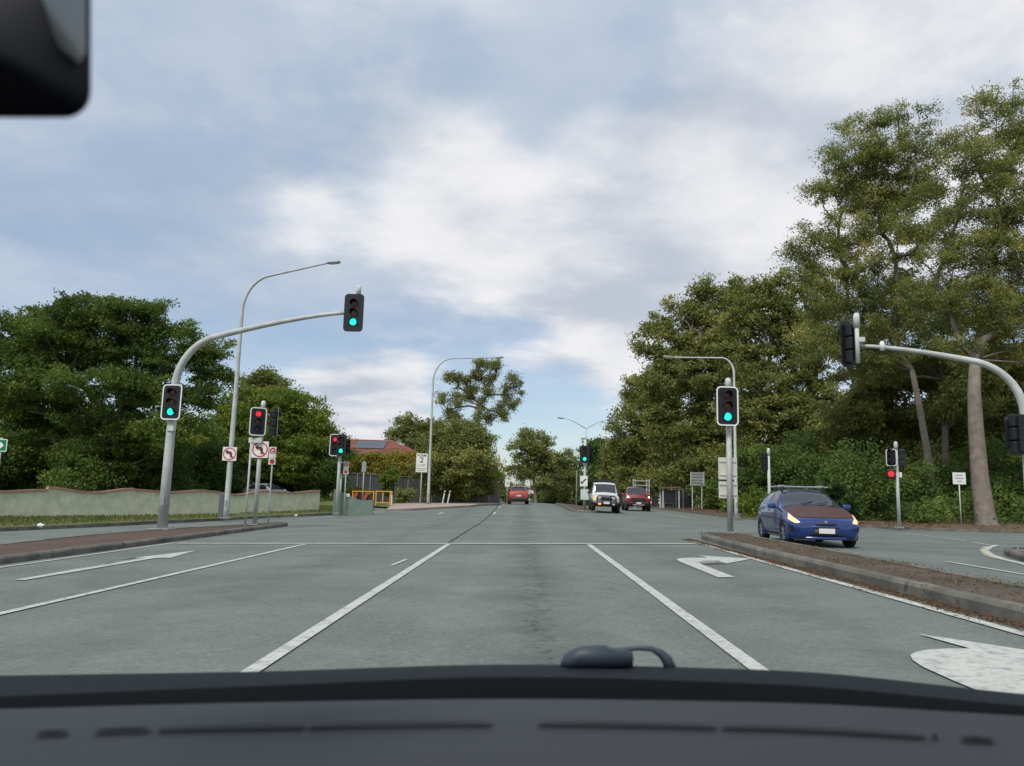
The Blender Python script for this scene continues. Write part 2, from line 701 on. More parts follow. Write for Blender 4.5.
def text_mb(s, size, mb_y, cx, cz, stretch=1.0):
    cu_ = bpy.data.curves.new('txt', 'FONT')
    cu_.body = s
    cu_.size = size
    cu_.align_x = 'CENTER'
    cu_.align_y = 'CENTER'
    cu_.offset = size * .012
    ob = bpy.data.objects.new('txt', cu_)
    COL.objects.link(ob)
    dg = bpy.context.evaluated_depsgraph_get()
    me = bpy.data.meshes.new_from_object(ob.evaluated_get(dg))
    mb = MB()
    mb.add([(cx + v.co.x * stretch, mb_y, cz + v.co.y) for v in me.vertices], [tuple(p.vertices) for p in me.polygons])
    bpy.data.objects.remove(ob)
    bpy.data.meshes.remove(me)
    return mb


# ------------------------------------------------------------------ ground sheets
def sheet(name, poly, material, dz=0.0, step=2.0, parent=None, kind=None, zf=None, skirt=0.0):
    b = bmesh.new()
    vs = [b.verts.new((p[0], p[1], 0)) for p in poly]
    b.faces.new(vs)
    bmesh.ops.triangulate(b, faces=list(b.faces))
    xs = [p[0] for p in poly]
    ys = [p[1] for p in poly]

    def cuts(a, c, st):
        q = math.ceil(a / st) * st
        while q < c:
            yield q
            q += st
    for q in list(cuts(min(ys), max(ys), step)):
        bmesh.ops.bisect_plane(b, geom=list(b.verts) + list(b.edges) + list(b.faces), plane_co=(0, q, 0), plane_no=(0, 1, 0))
    xc = list(cuts(min(xs), max(xs), max(step, 2.0))) + [6.0]
    for q in xc:
        bmesh.ops.bisect_plane(b, geom=list(b.verts) + list(b.edges) + list(b.faces), plane_co=(q, 0, 0), plane_no=(1, 0, 0))
    f = zf if zf else (lambda x, y: gz(x, y) + dz)
    for v in b.verts:
        v.co.z = f(v.co.x, v.co.y)
    bmesh.ops.recalc_face_normals(b, faces=list(b.faces))
    if b.faces[:] and sum(fc.normal.z for fc in b.faces) < 0:
        bmesh.ops.reverse_faces(b, faces=list(b.faces))
    if skirt:
        be = [e for e in b.edges if len(e.link_faces) == 1]
        r_ = bmesh.ops.extrude_edge_only(b, edges=be)
        for v in [q for q in r_['geom'] if isinstance(q, bmesh.types.BMVert)]:
            v.co.z -= skirt
    me = bpy.data.meshes.new(name)
    b.to_mesh(me)
    b.free()
    me.materials.append(material)
    for p in me.polygons:
        p.use_smooth = not skirt
    o = bpy.data.objects.new(name, me)
    COL.objects.link(o)
    if parent:
        o.parent = parent
    if kind:
        o['kind'] = kind
    return o


def grid_sheet(name, xs, ys, material, dz, kind):
    xs = np.array(xs, float)
    ys = np.array(ys, float)
    XX, YY = np.meshgrid(xs, ys)
    ZZ = gz_np(XX, YY) + dz
    v = np.stack([XX, YY, ZZ], -1).reshape(-1, 3)
    nx, ny = len(xs), len(ys)
    f = [(j * nx + i, j * nx + i + 1, (j + 1) * nx + i + 1, (j + 1) * nx + i) for j in range(ny - 1) for i in range(nx - 1)]
    me = bpy.data.meshes.new(name)
    me.from_pydata(v.tolist(), [], f)
    me.materials.append(material)
    for p in me.polygons:
        p.use_smooth = True
    o = bpy.data.objects.new(name, me)
    COL.objects.link(o)
    o['kind'] = kind
    return o


def resample(pts, d, closed=False):
    pts = [Vector((p[0], p[1])) for p in pts]
    if closed:
        pts = pts + [pts[0]]
    out = []
    for a, c in zip(pts[:-1], pts[1:]):
        n = max(1, int(round((c - a).length / d)))
        for i in range(n):
            out.append(a.lerp(c, i / n))
    if not closed:
        out.append(pts[-1])
    return out


def smooth_line(pts, it=2, closed=False):
    pts = [Vector((p[0], p[1])) for p in pts]
    for _ in range(it):
        out = []
        n = len(pts)
        rng_ = range(n) if closed else range(n - 1)
        if not closed:
            out.append(pts[0])
        for i in rng_:
            a, c = pts[i], pts[(i + 1) % n]
            out += [a.lerp(c, .25), a.lerp(c, .75)]
        if not closed:
            out.append(pts[-1])
        pts = out
    return pts


def offset_line(pts, d, closed=False):
    out = []
    n = len(pts)
    for i in range(n):
        a = pts[(i - 1) % n] if closed or i > 0 else pts[i]
        c = pts[(i + 1) % n] if closed or i < n - 1 else pts[i]
        t = (c - a).normalized()
        out.append(pts[i] + Vector((-t.y, t.x)) * d)
    return out


def kerb(line, inward, parent, wd=.16, ht=.14, seg=2.4, closed=False, material=None, name='kerb_stone'):
    """cast kerb in lengths along line; inward = +1 when the raised side lies to the left of the direction"""
    line = resample(line, .5, closed)
    if closed:
        line = line + [line[0]]
    inn = offset_line(line, wd * inward)
    bev = offset_line(line, .03 * inward)
    i = 0
    nper = max(2, int(seg / .5))
    while i < len(line) - 1:
        j = min(i + nper, len(line) - 1)
        vs, fs = [], []
        dzr = random.uniform(-.006, .006)
        for q in range(i, j + 1):
            a, c, bb = line[q].copy(), inn[q].copy(), bev[q].copy()
            if q in (i, j) and j - i > 1:
                tdir = (line[min(q + 1, len(line) - 1)] - line[max(q - 1, 0)]).normalized() * (.008 if q == i else -.008)
                a, c, bb = a + tdir, c + tdir, bb + tdir
            z = gz(a.x, a.y)
            z2 = gz(c.x, c.y)
            vs += [(a.x, a.y, z - .1), (a.x, a.y, z + ht * .72 + dzr), (bb.x, bb.y, z + ht + dzr), (c.x, c.y, z2 + ht + dzr), (c.x, c.y, z2 - .1)]
        n = j - i + 1
        for q in range(n - 1):
            for r in range(4):
                fs.append((q * 5 + r, q * 5 + r + 1, q * 5 + 5 + r + 1, q * 5 + 5 + r))
        fs += [(0, 1, 2, 3, 4), tuple((n - 1) * 5 + r for r in (4, 3, 2, 1, 0))]
        MB().add(vs, fs).build(name, material or CONC, parent)
        i = j


def marking(name, poly, dz=.012, material=None, parent=None, kind='structure'):
    o = sheet(name, poly, material or PAINT, dz, 2.0, parent)
    if kind and not parent:
        o['kind'] = kind
    return o


def stripe(name, line, wd, dz=.012, material=None, parent=None):
    line = [Vector((p[0], p[1])) for p in line]
    line = resample(line, 2.0)
    l1 = offset_line(line, wd / 2)
    l2 = offset_line(line, -wd / 2)
    vs = []
    for a, c in zip(l1, l2):
        vs += [(a.x, a.y, gz(a.x, a.y) + dz), (c.x, c.y, gz(c.x, c.y) + dz)]
    fs = [(2 * i, 2 * i + 1, 2 * i + 3, 2 * i + 2) for i in range(len(line) - 1)]
    o = MB().add(vs, fs).build(name, material or PAINT, parent)
    if not parent:
        o['kind'] = 'structure'
    return o


def xy(p):
    return (p[0], p[1])


# base terrain far and near
gx = list(np.arange(-60, 61, 4.0)) + [6.0]
gx = sorted(set([-700, -400, -220, -120, -80] + gx + [80, 120, 220, 400, 700]))
gy = [-120, -60, -30] + list(np.arange(-20, 151, 3.0)) + [170, 200, 260, 340, 450, 600, 900, 1400]
grid_sheet('ground', gx, gy, FIELD, -.12, 'structure')
rx = sorted(set(list(np.arange(-34, 43, 2.0)) + [6.0]))
ry = list(np.arange(-14, 150, 2.0)) + [160, 180, 210]
grid_sheet('road', rx, ry, ASPHALT, 0.0, 'structure')

# --- road markings
stripe('lane_line', [(-1.87, 2.0), (-1.87, 19.55)], .13)
stripe('lane_line', [(1.63, 2.0), (1.63, 19.45)], .13)
stripe('lane_line', [(-5.30, 2.0), (-5.45, 19.5)], .12)
stripe('edge_line', [(4.33, 1.0), (4.40, 14.0), (4.52, 21.0)], .13)
stripe('edge_line', [(-8.72, 2.0), (-8.80, 13.0), (-8.95, 20.0)], .10)
stripe('stop_line', [(-8.75, 19.75), (4.32, 19.75)], .28, .016)
for q in range(5):
    y0 = 46 + q * 10
    stripe('lane_dash', [(-1.75, y0), (-1.75, y0 + 3)], .13)
    stripe('lane_dash', [(-5.0, y0), (-5.0, y0 + 3)], .13)
stripe('edge_line', [xy(G(300, 519.5)), xy(G(345, 515.6)), xy(G(400, 511.2))], .14)
stripe('edge_line', [xy(G(655, 512.5)), xy(G(690, 518))], .14)
stripe('lane_line', [xy(G(947, 562)), xy(G(1024, 575)), xy(G(1120, 592))], .11)
for a, c in (((905, 533.5), (935, 537)), ((945, 538.3), (966, 541.5)), ((972, 542.5), (990, 545.3))):
    stripe('turn_dash', [xy(G(*a)), xy(G(*c))], .11)
for a, c in (((970, 533), (985, 534)), ((988, 534.5), (1003, 535.7)), ((1008, 536), (1040, 538))):
    stripe('turn_dash', [xy(G(*a)), xy(G(*c))], .11)
stripe('kerb_line', [xy(G(*p)) for p in ((997, 545.5), (989, 547.5), (985, 551), (990, 555), (1003, 559.5), (1024, 564.5), (1060, 573))], .16)
stripe('kerb_line', [xy(G(*p)) for p in ((986, 546.5), (981.5, 550.5), (987, 555.7), (996, 559))], .12, .010, PAINT_Y)


def arrow_turn(name, x0, y0, s=1.0):
    """right-turn pavement arrow: stem, rounded elbow, head pointing right"""
    p = [(-.14, 0), (.12, 0), (.12, 2.2), (.17, 2.7), (.34, 2.98), (.62, 3.02), (.60, 2.35), (1.36, 3.42), (.52, 4.25), (.58, 3.66), (.26, 3.66), (-.02, 3.5), (-.13, 3.15), (-.15, 2.7)]
    return marking(name, [(x0 + q[0] * s, y0 + q[1] * s) for q in p], .012)


arrow_turn('turn_arrow', 3.02, 11.7, 1.0)
p2 = [(2.86, 1.2), (3.14, 1.2), (3.14, 4.6), (3.22, 5.0), (3.45, 5.2), (3.78, 5.24), (3.78, 4.5), (4.22, 5.85), (3.44, 7.0), (3.52, 6.34), (3.34, 6.34), (3.16, 6.29), (3.02, 6.20), (2.92, 6.08), (2.85, 5.9), (2.81, 5.68), (2.80, 5.3)]
marking('turn_arrow', p2, .012)
# straight-ahead arrow in the far left lane
p3 = [(-7.31, 11.2), (-7.13, 11.2), (-7.13, 15.2), (-6.86, 15.2), (-7.22, 17.2), (-7.58, 15.2), (-7.31, 15.2)]
marking('straight_arrow', p3, .012)
stripe('short_mark', [(-2.28, 13.6), (-2.22, 14.9)], .07)

# --- left verge, wall line, island
kl = [(-30, 8), (-24, 15.5), (-20.2, 21)] + [xy(G(*p)) for p in ((30, 530.5), (160, 524), (256, 518.5), (318, 516))] \
    + [xy(G(346, 514.3)), xy(G(372, 512.8))]
kl = smooth_line(kl, 2)
verge_poly = [(p.x, p.y) for p in kl] + [(-14.2, 62), (-19, 66), (-60, 66), (-60, 8)]


def verge_z(x, y):
    d = min((Vector((x, y)) - p).length for p in KLR)
    return gz(x, y) + .13 + .034 * min(d, 12)


KLR = resample(kl, 1.0)
verge = sheet('verge', verge_poly, GRASS_G, .13, 2.0, None, 'structure', verge_z)
kerb(kl, 1, verge)

il = [(-9.15, 2.0), (-9.2, 12), (-9.28, 20.5), (-9.4, 27), (-9.45, 31.2), (-9.75, 32.2), (-10.2, 31.6), (-11.0, 28.2), (-12.0, 24.6), (-12.1, 21.5), (-11.7, 17), (-10.9, 10), (-10.0, 2.0)]
ils = smooth_line(il, 2, True)
iin = offset_line(ils, .16)
isl = sheet('traffic_island', [(p.x, p.y) for p in iin], PAVER, .125, 2.0, None, 'structure')
kerb(ils, 1, isl, closed=True)

# second left verge beyond the driveway, with the pink concrete apron
k2 = [xy(G(405, 510.2)), xy(G(430, 508.4)), xy(G(470, 506.3)), xy(G(500, 505.4))] + [(-5.5, 90), (-5.5, 150)]
v2 = [(p[0], p[1]) for p in k2] + [(-60, 150), (-60, 66.5), (-19, 66.5), (-14.6, 62.2)]
verge2 = sheet('verge', v2, GRASS_G, .12, 3.0, None, 'structure')
kerb(k2, 1, verge2, seg=3.0)
apron = [xy(G(386, 509.5, .14)), xy(G(410, 508.6, .14)), xy(G(470, 505.4, .14)), xy(G(480, 503.9, .14)), xy(G(440, 503.2, .14)), xy(G(395, 503.4, .14))]
sheet('footpath', apron, PINKC, .145, 3.0, None, 'structure', None, .2)

# --- right median, its far nose island and the right verge
ml = [(4.72, 1.0), (4.72, 8), (4.75, 14), (4.85, 20), (5.0, 22.4), (5.45, 23.3), (6.05, 22.9), (6.28, 21.8), (6.12, 14), (6.0, 8), (5.95, 1.0)]
mls = smooth_line(ml, 2, True)
min_ = offset_line(mls, -.17)
# orientation of ml is clockwise seen from above, so the raised side lies to the right
med = sheet('median_island', [(p.x, p.y) for p in min_], MEDIAN, .13, 2.0, None, 'structure')
kerb(mls, -1, med, wd=.17, ht=.15, closed=True)

fn = G(583, 512.5)
fml = [(fn.x - .75, fn.y + .6), (fn.x - .35, fn.y), (fn.x + .8, fn.y), (fn.x + 1.0, fn.y + .6), (fn.x + 1.2, fn.y + 30), (fn.x - .9, fn.y + 30)]
fmls = smooth_line(fml, 2, True)
fin_ = offset_line(fmls, .16)
fmed = sheet('median_island', [(p.x, p.y) for p in fin_], PAVER, .12, 3.0, None, 'structure')
kerb(fmls, 1, fmed, closed=True)

rkl = [(14.3, 150), (14.0, 100)] + [xy(G(*p)) for p in ((664, 510), (700, 514.3), (745, 519.3), (800, 523.5), (854, 527.5), (940, 531.2), (1024, 533.5))]
lp = Vector(rkl[-1])
rkl += [(lp.x + 6, lp.y - 1.0), (lp.x + 20, lp.y - 2.0)]
rkls = smooth_line(rkl, 2)
RKR = resample(rkls, 1.0)


def rverge_z(x, y):
    d = min((Vector((x, y)) - p).length for p in RKR)
    return gz(x, y) + .10 + .02 * min(d, 25)


rv = [(p.x, p.y) for p in rkls] + [(60, 22), (60, 150)]
rverge = sheet('verge', rv, SOIL, .1, 2.5, None, 'structure', rverge_z)
kerb(rkls, 1, rverge, ht=.11, seg=3.0)

# small corner island at the far right
ci = [xy(G(*p, .1)) for p in ((1012, 548.5), (1003, 549.5), (1006, 552), (1024, 557), (1060, 564))]
ci += [(ci[-1][0] + 4.0, ci[-1][1] + .8), (ci[-1][0] + 4.2, ci[-1][1] + 3.6)]
cis = smooth_line(ci, 2, True)
area = sum(cis[i].x * cis[(i + 1) % len(cis)].y - cis[(i + 1) % len(cis)].x * cis[i].y for i in range(len(cis)))
sg = 1 if area > 0 else -1
cin = offset_line(cis, .15 * sg)
cisl = sheet('corner_island', [(p.x, p.y) for p in cin], PAVER, .12, 2.0, None, 'structure')
kerb(cis, sg, cisl, closed=True)
CI_C = Vector((sum(p.x for p in cis) / len(cis), sum(p.y for p in cis) / len(cis)))


# ------------------------------------------------------------------ traffic signals
def signal_head(parent, loc, lit='G', rz=0.0, border=True, wd=.66, ht=1.18, name='signal_head', order='RAG', sc=1.0):
    """backing board with three lanterns; faces local -Y"""
    mb = MB()
    mb.prism(rrect(wd, ht, .13), 0.0, .02)
    for i in range(3):
        mb.box((0, .12, .32 - .32 * i), (.30, .20, .30), bev=.03)
    mb.box((0, .25, 0), (.10, .06, .8))
    h = mb.build(name, BLACK, parent)
    h.location = loc
    h.rotation_euler = (0, 0, rz)
    h.scale = (sc, sc, sc)
    if border:
        MB().ring(rrect(wd + .006, ht + .006, .133), rrect(wd - .075, ht - .075, .10), -.008, -.002).build('border', WHITE_B, h)
    for i, c in enumerate(order):
        z = .32 - .32 * i
        on = {'R': LENS_R, 'A': LENS_OA, 'G': LENS_G}[c] if c == lit else {'R': LENS_OR, 'A': LENS_OA, 'G': LENS_OG}[c]
        # slightly domed lens
        lm = MB()
        n = 20
        vs = [(0, -.030, z)]
        for rr, yy in ((.06, -.026), (.115, -.012)):
            vs += [(rr * math.cos(2 * math.pi * q / n), yy, z + rr * math.sin(2 * math.pi * q / n)) for q in range(n)]
        fs = [(0, 1 + q, 1 + (q + 1) % n) for q in range(n)]
        fs += [(1 + q, 1 + n + q, 1 + n + (q + 1) % n, 1 + (q + 1) % n) for q in range(n)]
        lm.add(vs, fs).build('lens', on, h, True)
        # hooded visor: open at the bottom
        n = 18
        vs, fs = [], []
        for q in range(n + 1):
            a = R(-12 + 204 * q / n)
            dep = .03 + .15 * (0.5 + .5 * math.sin(a)) ** .7
            for rr, yy in ((.130, -.004), (.135, -dep), (.127, -dep), (.122, -.004)):
                vs.append((rr * math.cos(a), yy, z + rr * math.sin(a)))
        for q in range(n):
            for r in range(4):
                fs.append((q * 4 + r, q * 4 + (r + 1) % 4, q * 4 + 4 + (r + 1) % 4, q * 4 + 4 + r))
        MB().add(vs, fs).build('visor', VISOR, h, True)
    return h


def bracket(parent, a, b, r=.025):
    MB().tube([a, b], r, 6).build('bracket', STEEL, parent)


def pole_cap(parent, x, y, z, r):
    MB().tube([(x, y, z), (x, y, z + .28), (x, y, z + .34)], [r * 1.12, r * 1.05, r * .6], 12).build('cap', POLE_PALE, parent, True)


def base_plate(parent, r=.22, z0=0.0):
    m_ = MB().box((0, 0, z0 + .012), (r * 2, r * 2, .03), bev=.006)
    for sx in (-1, 1):
        for sy in (-1, 1):
            m_.tube([(sx * r * .72, sy * r * .72, z0 + .02), (sx * r * .72, sy * r * .72, z0 + .09)], .016, 6)
    m_.build('base_plate', STEEL_D, parent)


def arc_mast(parent, x_end, z_end, z_bend, r0, r1, y_end=0.0, bend=1.35, material=STEEL):
    """pole that curves over into a long straight arm towards (x_end, y_end, z_end)"""
    pts, rad = [(0, 0, -.05), (0, 0, z_bend * .5), (0, 0, z_bend)], [r0, r0 * .92, r0 * .84]
    sx = 1 if x_end > 0 else -1
    L_ = math.hypot(x_end, y_end)
    ux, uy = x_end / L_, y_end / L_
    # elbow arc from vertical to arm slope
    rise = z_end - z_bend
    rad_b = bend
    slope = .16
    amax = math.pi / 2 - math.atan(slope)
    n = 10
    for i in range(1, n + 1):
        a = amax * i / n
        h = rad_b * (1 - math.cos(a))
        v = rad_b * math.sin(a)
        pts.append((ux * h, uy * h, z_bend + v))
        rad.append(r0 * .84 - (r0 * .84 - r0 * .62) * i / n)
    hx, hz = rad_b * (1 - math.cos(amax)), z_bend + rad_b * math.sin(amax)
    m_ = 10
    for i in range(1, m_ + 1):
        t = i / m_
        h = hx + (L_ - hx) * t
        # eases off along its length like a loaded arm
        z = hz + (z_end - hz) * (1 - (1 - t) ** 1.45)
        pts.append((ux * h, uy * h, z))
        rad.append(r0 * .62 + (r1 - r0 * .62) * t)
    MB().tube(pts, rad, 14).build('mast', material, parent, True)
    return pts


# --- left mast-arm signal
b = G(162, 529, .13)
t = thing('mast_arm_signal', 'tall curved mast arm on the left island with two green lights, one over the road', 'traffic signal', b)
zb = at(182, 383, b.y).z - b.z
e = at(354, 313, b.y - 1.2) - b
arc_mast(t, e.x - .30, e.z + .0, zb - .15, .165, .06, e.y, 1.75)
base_plate(t, .34)
signal_head(t, (e.x, e.y - .05, e.z), 'G', 0, False, .66, 1.30, sc=.96)
MB().tube([(e.x + .05, e.y + .28, e.z - .5), (e.x + .05, e.y + .28, e.z + .86)], .06, 10).build('hanger', STEEL, t, True)
pole_cap(t, e.x + .05, e.y + .28, e.z + .66, .07)
bracket(t, (e.x - .35, e.y, e.z), (e.x + .05, e.y + .28, e.z), .045)
p = at(171.5, 402, b.y - .3) - b
signal_head(t, (p.x, p.y, p.z), 'G', R(-3), True)
bracket(t, (p.x, p.y + .2, p.z + .2), (0, 0, p.z + .2))
bracket(t, (p.x, p.y + .2, p.z - .2), (0, 0, p.z - .2))
MB().box((p.x - .02, p.y + .22, p.z - .78), (.22, .2, .36), bev=.02).build('junction_box', POLE_PALE, t)
MB().box((0, -.17, .9), (.12, .02, .28)).build('access_cover', STEEL_D, t)
for zz in (2.2, 3.1, 4.0):
    MB().tube([(0, 0, zz), (0, 0, zz + .035)], .163 - .006 * zz, 14).build('band', STEEL_D, t)

# --- signal post on the island with no-left-turn sign
b = G(254.6, 525, .13)
t = thing('traffic_signal', 'pale post on left island with red light and a no left turn sign', 'traffic signal', b)
H = at(262, 401, b.y).z - b.z
MB().tube([(0, 0, 0), (0, 0, H - .3)], [.085, .075], 12).build('post', POLE_PALE, t, True)
pole_cap(t, 0, 0, H - .33, .085)
base_plate(t, .16)
p = at(258, 421.5, b.y - .25) - b
signal_head(t, (p.x, p.y, p.z), 'R', R(24), True, sc=.90)
bracket(t, (p.x + .03, p.y + .2, p.z + .25), (0, 0, p.z + .25))
p2_ = at(276.5, 423, b.y) - b
signal_head(t, (p2_.x, p2_.y + .05, p2_.z), '', R(112), True, name='side_signal_head')
bracket(t, (p2_.x - .1, p2_.y, p2_.z + .3), (0, 0, p2_.z + .3))
pp = at(256, 440.5, b.y - .1) - b
MB().box((pp.x, pp.y, pp.z), (.50, .22, .20), bev=.02).build('junction_box', POLE_PALE, t)


def bent_arrow(sc=1.0):
    """left-turn arrow outline in x,z about the origin (unit half width 1)"""
    p = [(.36, -.56), (.36, .10), (.24, .30), (.02, .38), (-.22, .38), (-.22, .58), (-.62, .24), (-.22, -.10), (-.22, .12), (.02, .12), (.10, .06), (.12, -.05), (.12, -.56)]
    return [(x * sc, z * sc) for x, z in p]


def no_left_turn(parent, loc, size, rz=0.0):
    pl = MB().prism(rrect(size, size, .03), 0, .006).build('sign_plate', WHITE_S, parent)
    pl.location = loc
    pl.rotation_euler = (0, 0, rz)
    MB().prism(bent_arrow(size * .48), -.0105, -.0085).build('arrow', BLK_S, pl)
    r = size * .46
    m_ = MB().ring(circle(r, 28), circle(r * .84, 28), -.006, -.004)
    dx = r * .9 * math.cos(R(45))
    wd = size * .035
    m_.prism([(-dx - wd, dx - wd), (-dx + wd, dx + wd), (dx + wd, -dx + wd), (dx - wd, -dx - wd)], -.0075, -.0062)
    m_.build('red_ring', RED_S, pl)
    return pl


q = at(260, 449.5, b.y - .12) - b
no_left_turn(t, q, .62, R(6))

# --- slim post beside it
b = G(245, 526, .13)
t = thing('sign_post', 'bare slim pale post just left of the red signal on the island', 'post', b)
H = at(251.5, 443, b.y).z - b.z
MB().tube([(0, 0, 0), (0, 0, H)], .038, 8).build('post', POLE_PALE, t, True)
MB().tube([(0, 0, H), (0, 0, H + .03)], [.042, .03], 8).build('cap', STEEL_D, t)
MB().tube([(0, 0, 0), (0, 0, .05)], [.07, .05], 8).build('footing', CONC, t)


def red_sign(base, px_top, py0, py1, label):
    t_ = thing('regulatory_sign', label, 'sign', base)
    P0 = at(px_top, py0, base.y) - base
    P1 = at(px_top, py1, base.y) - base
    h = P0.z - P1.z
    wd = h * .40
    cz = (P0.z + P1.z) / 2
    MB().tube([(0, 0, 0), (0, 0, P0.z - .05)], .03, 8).build('post', POLE_PALE, t_, True)
    MB().tube([(0, 0, 0), (0, 0, .05)], [.06, .045], 8).build('footing', CONC, t_)
    up = MB().prism(rrect(wd, h * .62, .02), -.055, -.049).build('sign_plate', WHITE_S, t_)
    up.location = (0, 0, cz + h * .19)
    w2 = wd * .40
    MB().ring([(-w2, -h * .06), (w2, -h * .06), (w2, h * .13), (w2 * .5, h * .26), (-w2 * .5, h * .26), (-w2, h * .13)],
              [(-w2 * .55, -h * .02), (w2 * .55, -h * .02), (w2 * .55, h * .10), (w2 * .3, h * .17), (-w2 * .3, h * .17), (-w2 * .55, h * .10)], -.060, -.056).build('red_symbol', RED_S, up)
    MB().prism(rrect(w2 * .8, h * .06, .01, cz=h * .06), -.062, -.0575).build('red_bar', RED_S, up)
    lo = MB().prism(rrect(wd, h * .34, .02), -.055, -.049).build('sign_plate', WHITE_S, t_)
    lo.location = (0, 0, cz - h * .31)
    MB().prism(circle(w2 * .85, 18), -.060, -.056).build('red_symbol', RED_S, lo)
    return t_


b = G(268, 524, .13)
red_sign(b, 274.5, 447, 465, 'small red and white sign on slim post right of the island signal')

# --- far left signal pair
b = G(336.5, 513.5, .14)
t = thing('traffic_signal', 'far left double signal head showing red and green beside the driveway', 'traffic signal', b)
H = at(339.5, 431, b.y).z - b.z
MB().tube([(0, 0, 0), (0, 0, H - .3)], [.10, .085], 12).build('post', POLE_PALE, t, True)
pole_cap(t, 0, 0, H - .35, .09)
base_plate(t, .18)
pa = at(335.0, 445, b.y - .3) - b
pb_ = at(341.5, 445.2, b.y - .35) - b
signal_head(t, pa, 'R', R(8), True, .60, 1.25)
signal_head(t, (pb_.x, pb_.y - .06, pb_.z), 'G', R(-4), False, .56, 1.22)
pc = at(347.5, 446.5, b.y) - b
signal_head(t, pc, '', R(65), False, .6, 1.0, name='side_signal_head', sc=.85)
bracket(t, (pa.x, pa.y + .2, pa.z), (0, 0, pa.z))
bracket(t, (pb_.x, pb_.y + .2, pb_.z - .2), (0, 0, pb_.z - .2))
bracket(t, (pc.x, pc.y, pc.z + .2), (0, 0, pc.z + .2))
b2 = G(339.3, 510.3, .2)
t = thing('pedestrian_signal', 'slim pale post with small black pedestrian head behind far left signal', 'signal', b2)
H = at(342, 462, b2.y).z - b2.z
MB().tube([(0, 0, 0), (0, 0, H)], .05, 8).build('post', POLE_PALE, t, True)
ph = at(341, 468, b2.y) - b2
hb = MB().box((0, 0, 0), (.34, .25, .66), bev=.03).build('signal_head', BLACK, t)
hb.location = (ph.x - .05, -.17, ph.z)
MB().prism(circle(.1, 16, 0, .15), -.132, -.127).build('lens', LENS_OR, hb)
MB().prism(circle(.1, 16, 0, -.15), -.132, -.127).build('lens', LENS_OG, hb)
b = G(343.7, 513.3, .14)
red_sign(b, 346.3, 461.5, 474.5, 'small red and white sign on slim post under the far left signal')

# --- right median signal
b = G(730.3, 532.7, .13)
t = thing('traffic_signal', 'signal post on right median with white edged board showing green', 'traffic signal', b)
H = at(729, 378.5, b.y).z - b.z
MB().tube([(0, 0, 0), (0, 0, H - .3)], [.085, .075], 14).build('post', POLE_PALE, t, True)
pole_cap(t, 0, 0, H - .33, .085)
base_plate(t, .17)
p = at(727.5, 406, b.y - .3) - b
signal_head(t, p, 'G', R(4), True)
bracket(t, (p.x, p.y + .2, p.z + .3), (0, 0, p.z + .3))
bracket(t, (p.x, p.y + .2, p.z - .3), (0, 0, p.z - .3))
for (y0, y1) in ((457.5, 479.5), (481.5, 498.3)):
    a = at(729, y0, b.y + .1) - b
    c = at(729, y1, b.y + .1) - b
    pl = MB().prism(rrect(.56, a.z - c.z, .03), 0, .006).build('sign_plate', SIGN_BACK, t)
    pl.location = (-.02, .10, (a.z + c.z) / 2)
    for zz in (-.2, .2):
        MB().box((0, -.012, zz * (a.z - c.z) * 1.5), (.50, .02, .035)).build('rail', STEEL, pl)

# --- far median signal with keep-left sign
b = G(584.3, 509.5, .12)
t = thing('traffic_signal', 'far median signal showing green above a keep left sign', 'traffic signal', b)
H = at(584.5, 440, b.y).z - b.z
MB().tube([(0, 0, 0), (0, 0, H)], [.10, .085], 10).build('post', POLE_PALE, t, True)
p = at(584.7, 454.2, b.y - .3) - b
signal_head(t, p, 'G', 0, False, .66, 1.15)
p = at(589.3, 454.5, b.y) - b
signal_head(t, (p.x, p.y + .1, p.z), '', R(150), False, .5, 1.1, name='side_signal_head')
bracket(t, (p.x, p.y, p.z), (0, 0, p.z))
a = at(583.8, 475.8, b.y - .12) - b
c = at(583.8, 486.3, b.y - .12) - b
hh = a.z - c.z
pl = MB().prism(rrect(hh * .72, hh, .04), 0, .006).build('keep_left_sign', WHITE_S, t)
pl.location = ((a.x + c.x) / 2, -.12, (a.z + c.z) / 2)
ar = [(-.34, -.30), (-.02, -.30), (-.12, -.20), (.30, .18), (.20, .28), (-.22, -.10), (-.32, 0)]
MB().prism([(x * hh * .85, z * hh * .85) for x, z in ar], -.004, -.001).build('arrow', BLK_S, pl)
pl2 = MB().prism(rrect(hh * .78, hh * 1.0, .04), 0, .006).build('sign_plate', mat('mint_sheet', (.50, .62, .58), .5), t)
pl2.location = (0, -.12, (at(584, 494.5, b.y) - b).z)

# --- signals that face other ways on the right
b = G(899.5, 528, .12)
t = thing('traffic_signal', 'slim signal post on the right verge with side-on red light before the trees', 'traffic signal', b)
H = at(895.5, 442.5, b.y).z - b.z
MB().tube([(0, 0, 0), (0, 0, H - .2)], [.075, .065], 10).build('post', POLE_PALE, t, True)
pole_cap(t, 0, 0, H - .3, .075)
base_plate(t, .15)
p = at(891.3, 457.5, b.y - .1) - b
signal_head(t, (p.x, p.y, p.z), '', R(-58), True, .6, .9, sc=.8)
p2_ = at(891.5, 474, b.y - .1) - b
hb = MB().box((0, 0, 0), (.34, .25, .40), bev=.03).build('lower_signal', BLACK, t)
hb.location = p2_
hb.rotation_euler = (0, 0, R(-30))
MB().prism(circle(.12, 16), -.14, -.127).build('lens', LENS_R, hb)
bracket(t, (p.x, p.y, p.z + .2), (0, 0, p.z + .2))
bracket(t, (p2_.x, p2_.y, p2_.z), (0, 0, p2_.z))
p3_ = at(901.5, 458, b.y + .1) - b
signal_head(t, (p3_.x, p3_.y, p3_.z), '', R(160), False, .4, .9, name='rear_signal_head', sc=.8)
bracket(t, (p3_.x, p3_.y, p3_.z), (0, 0, p3_.z))
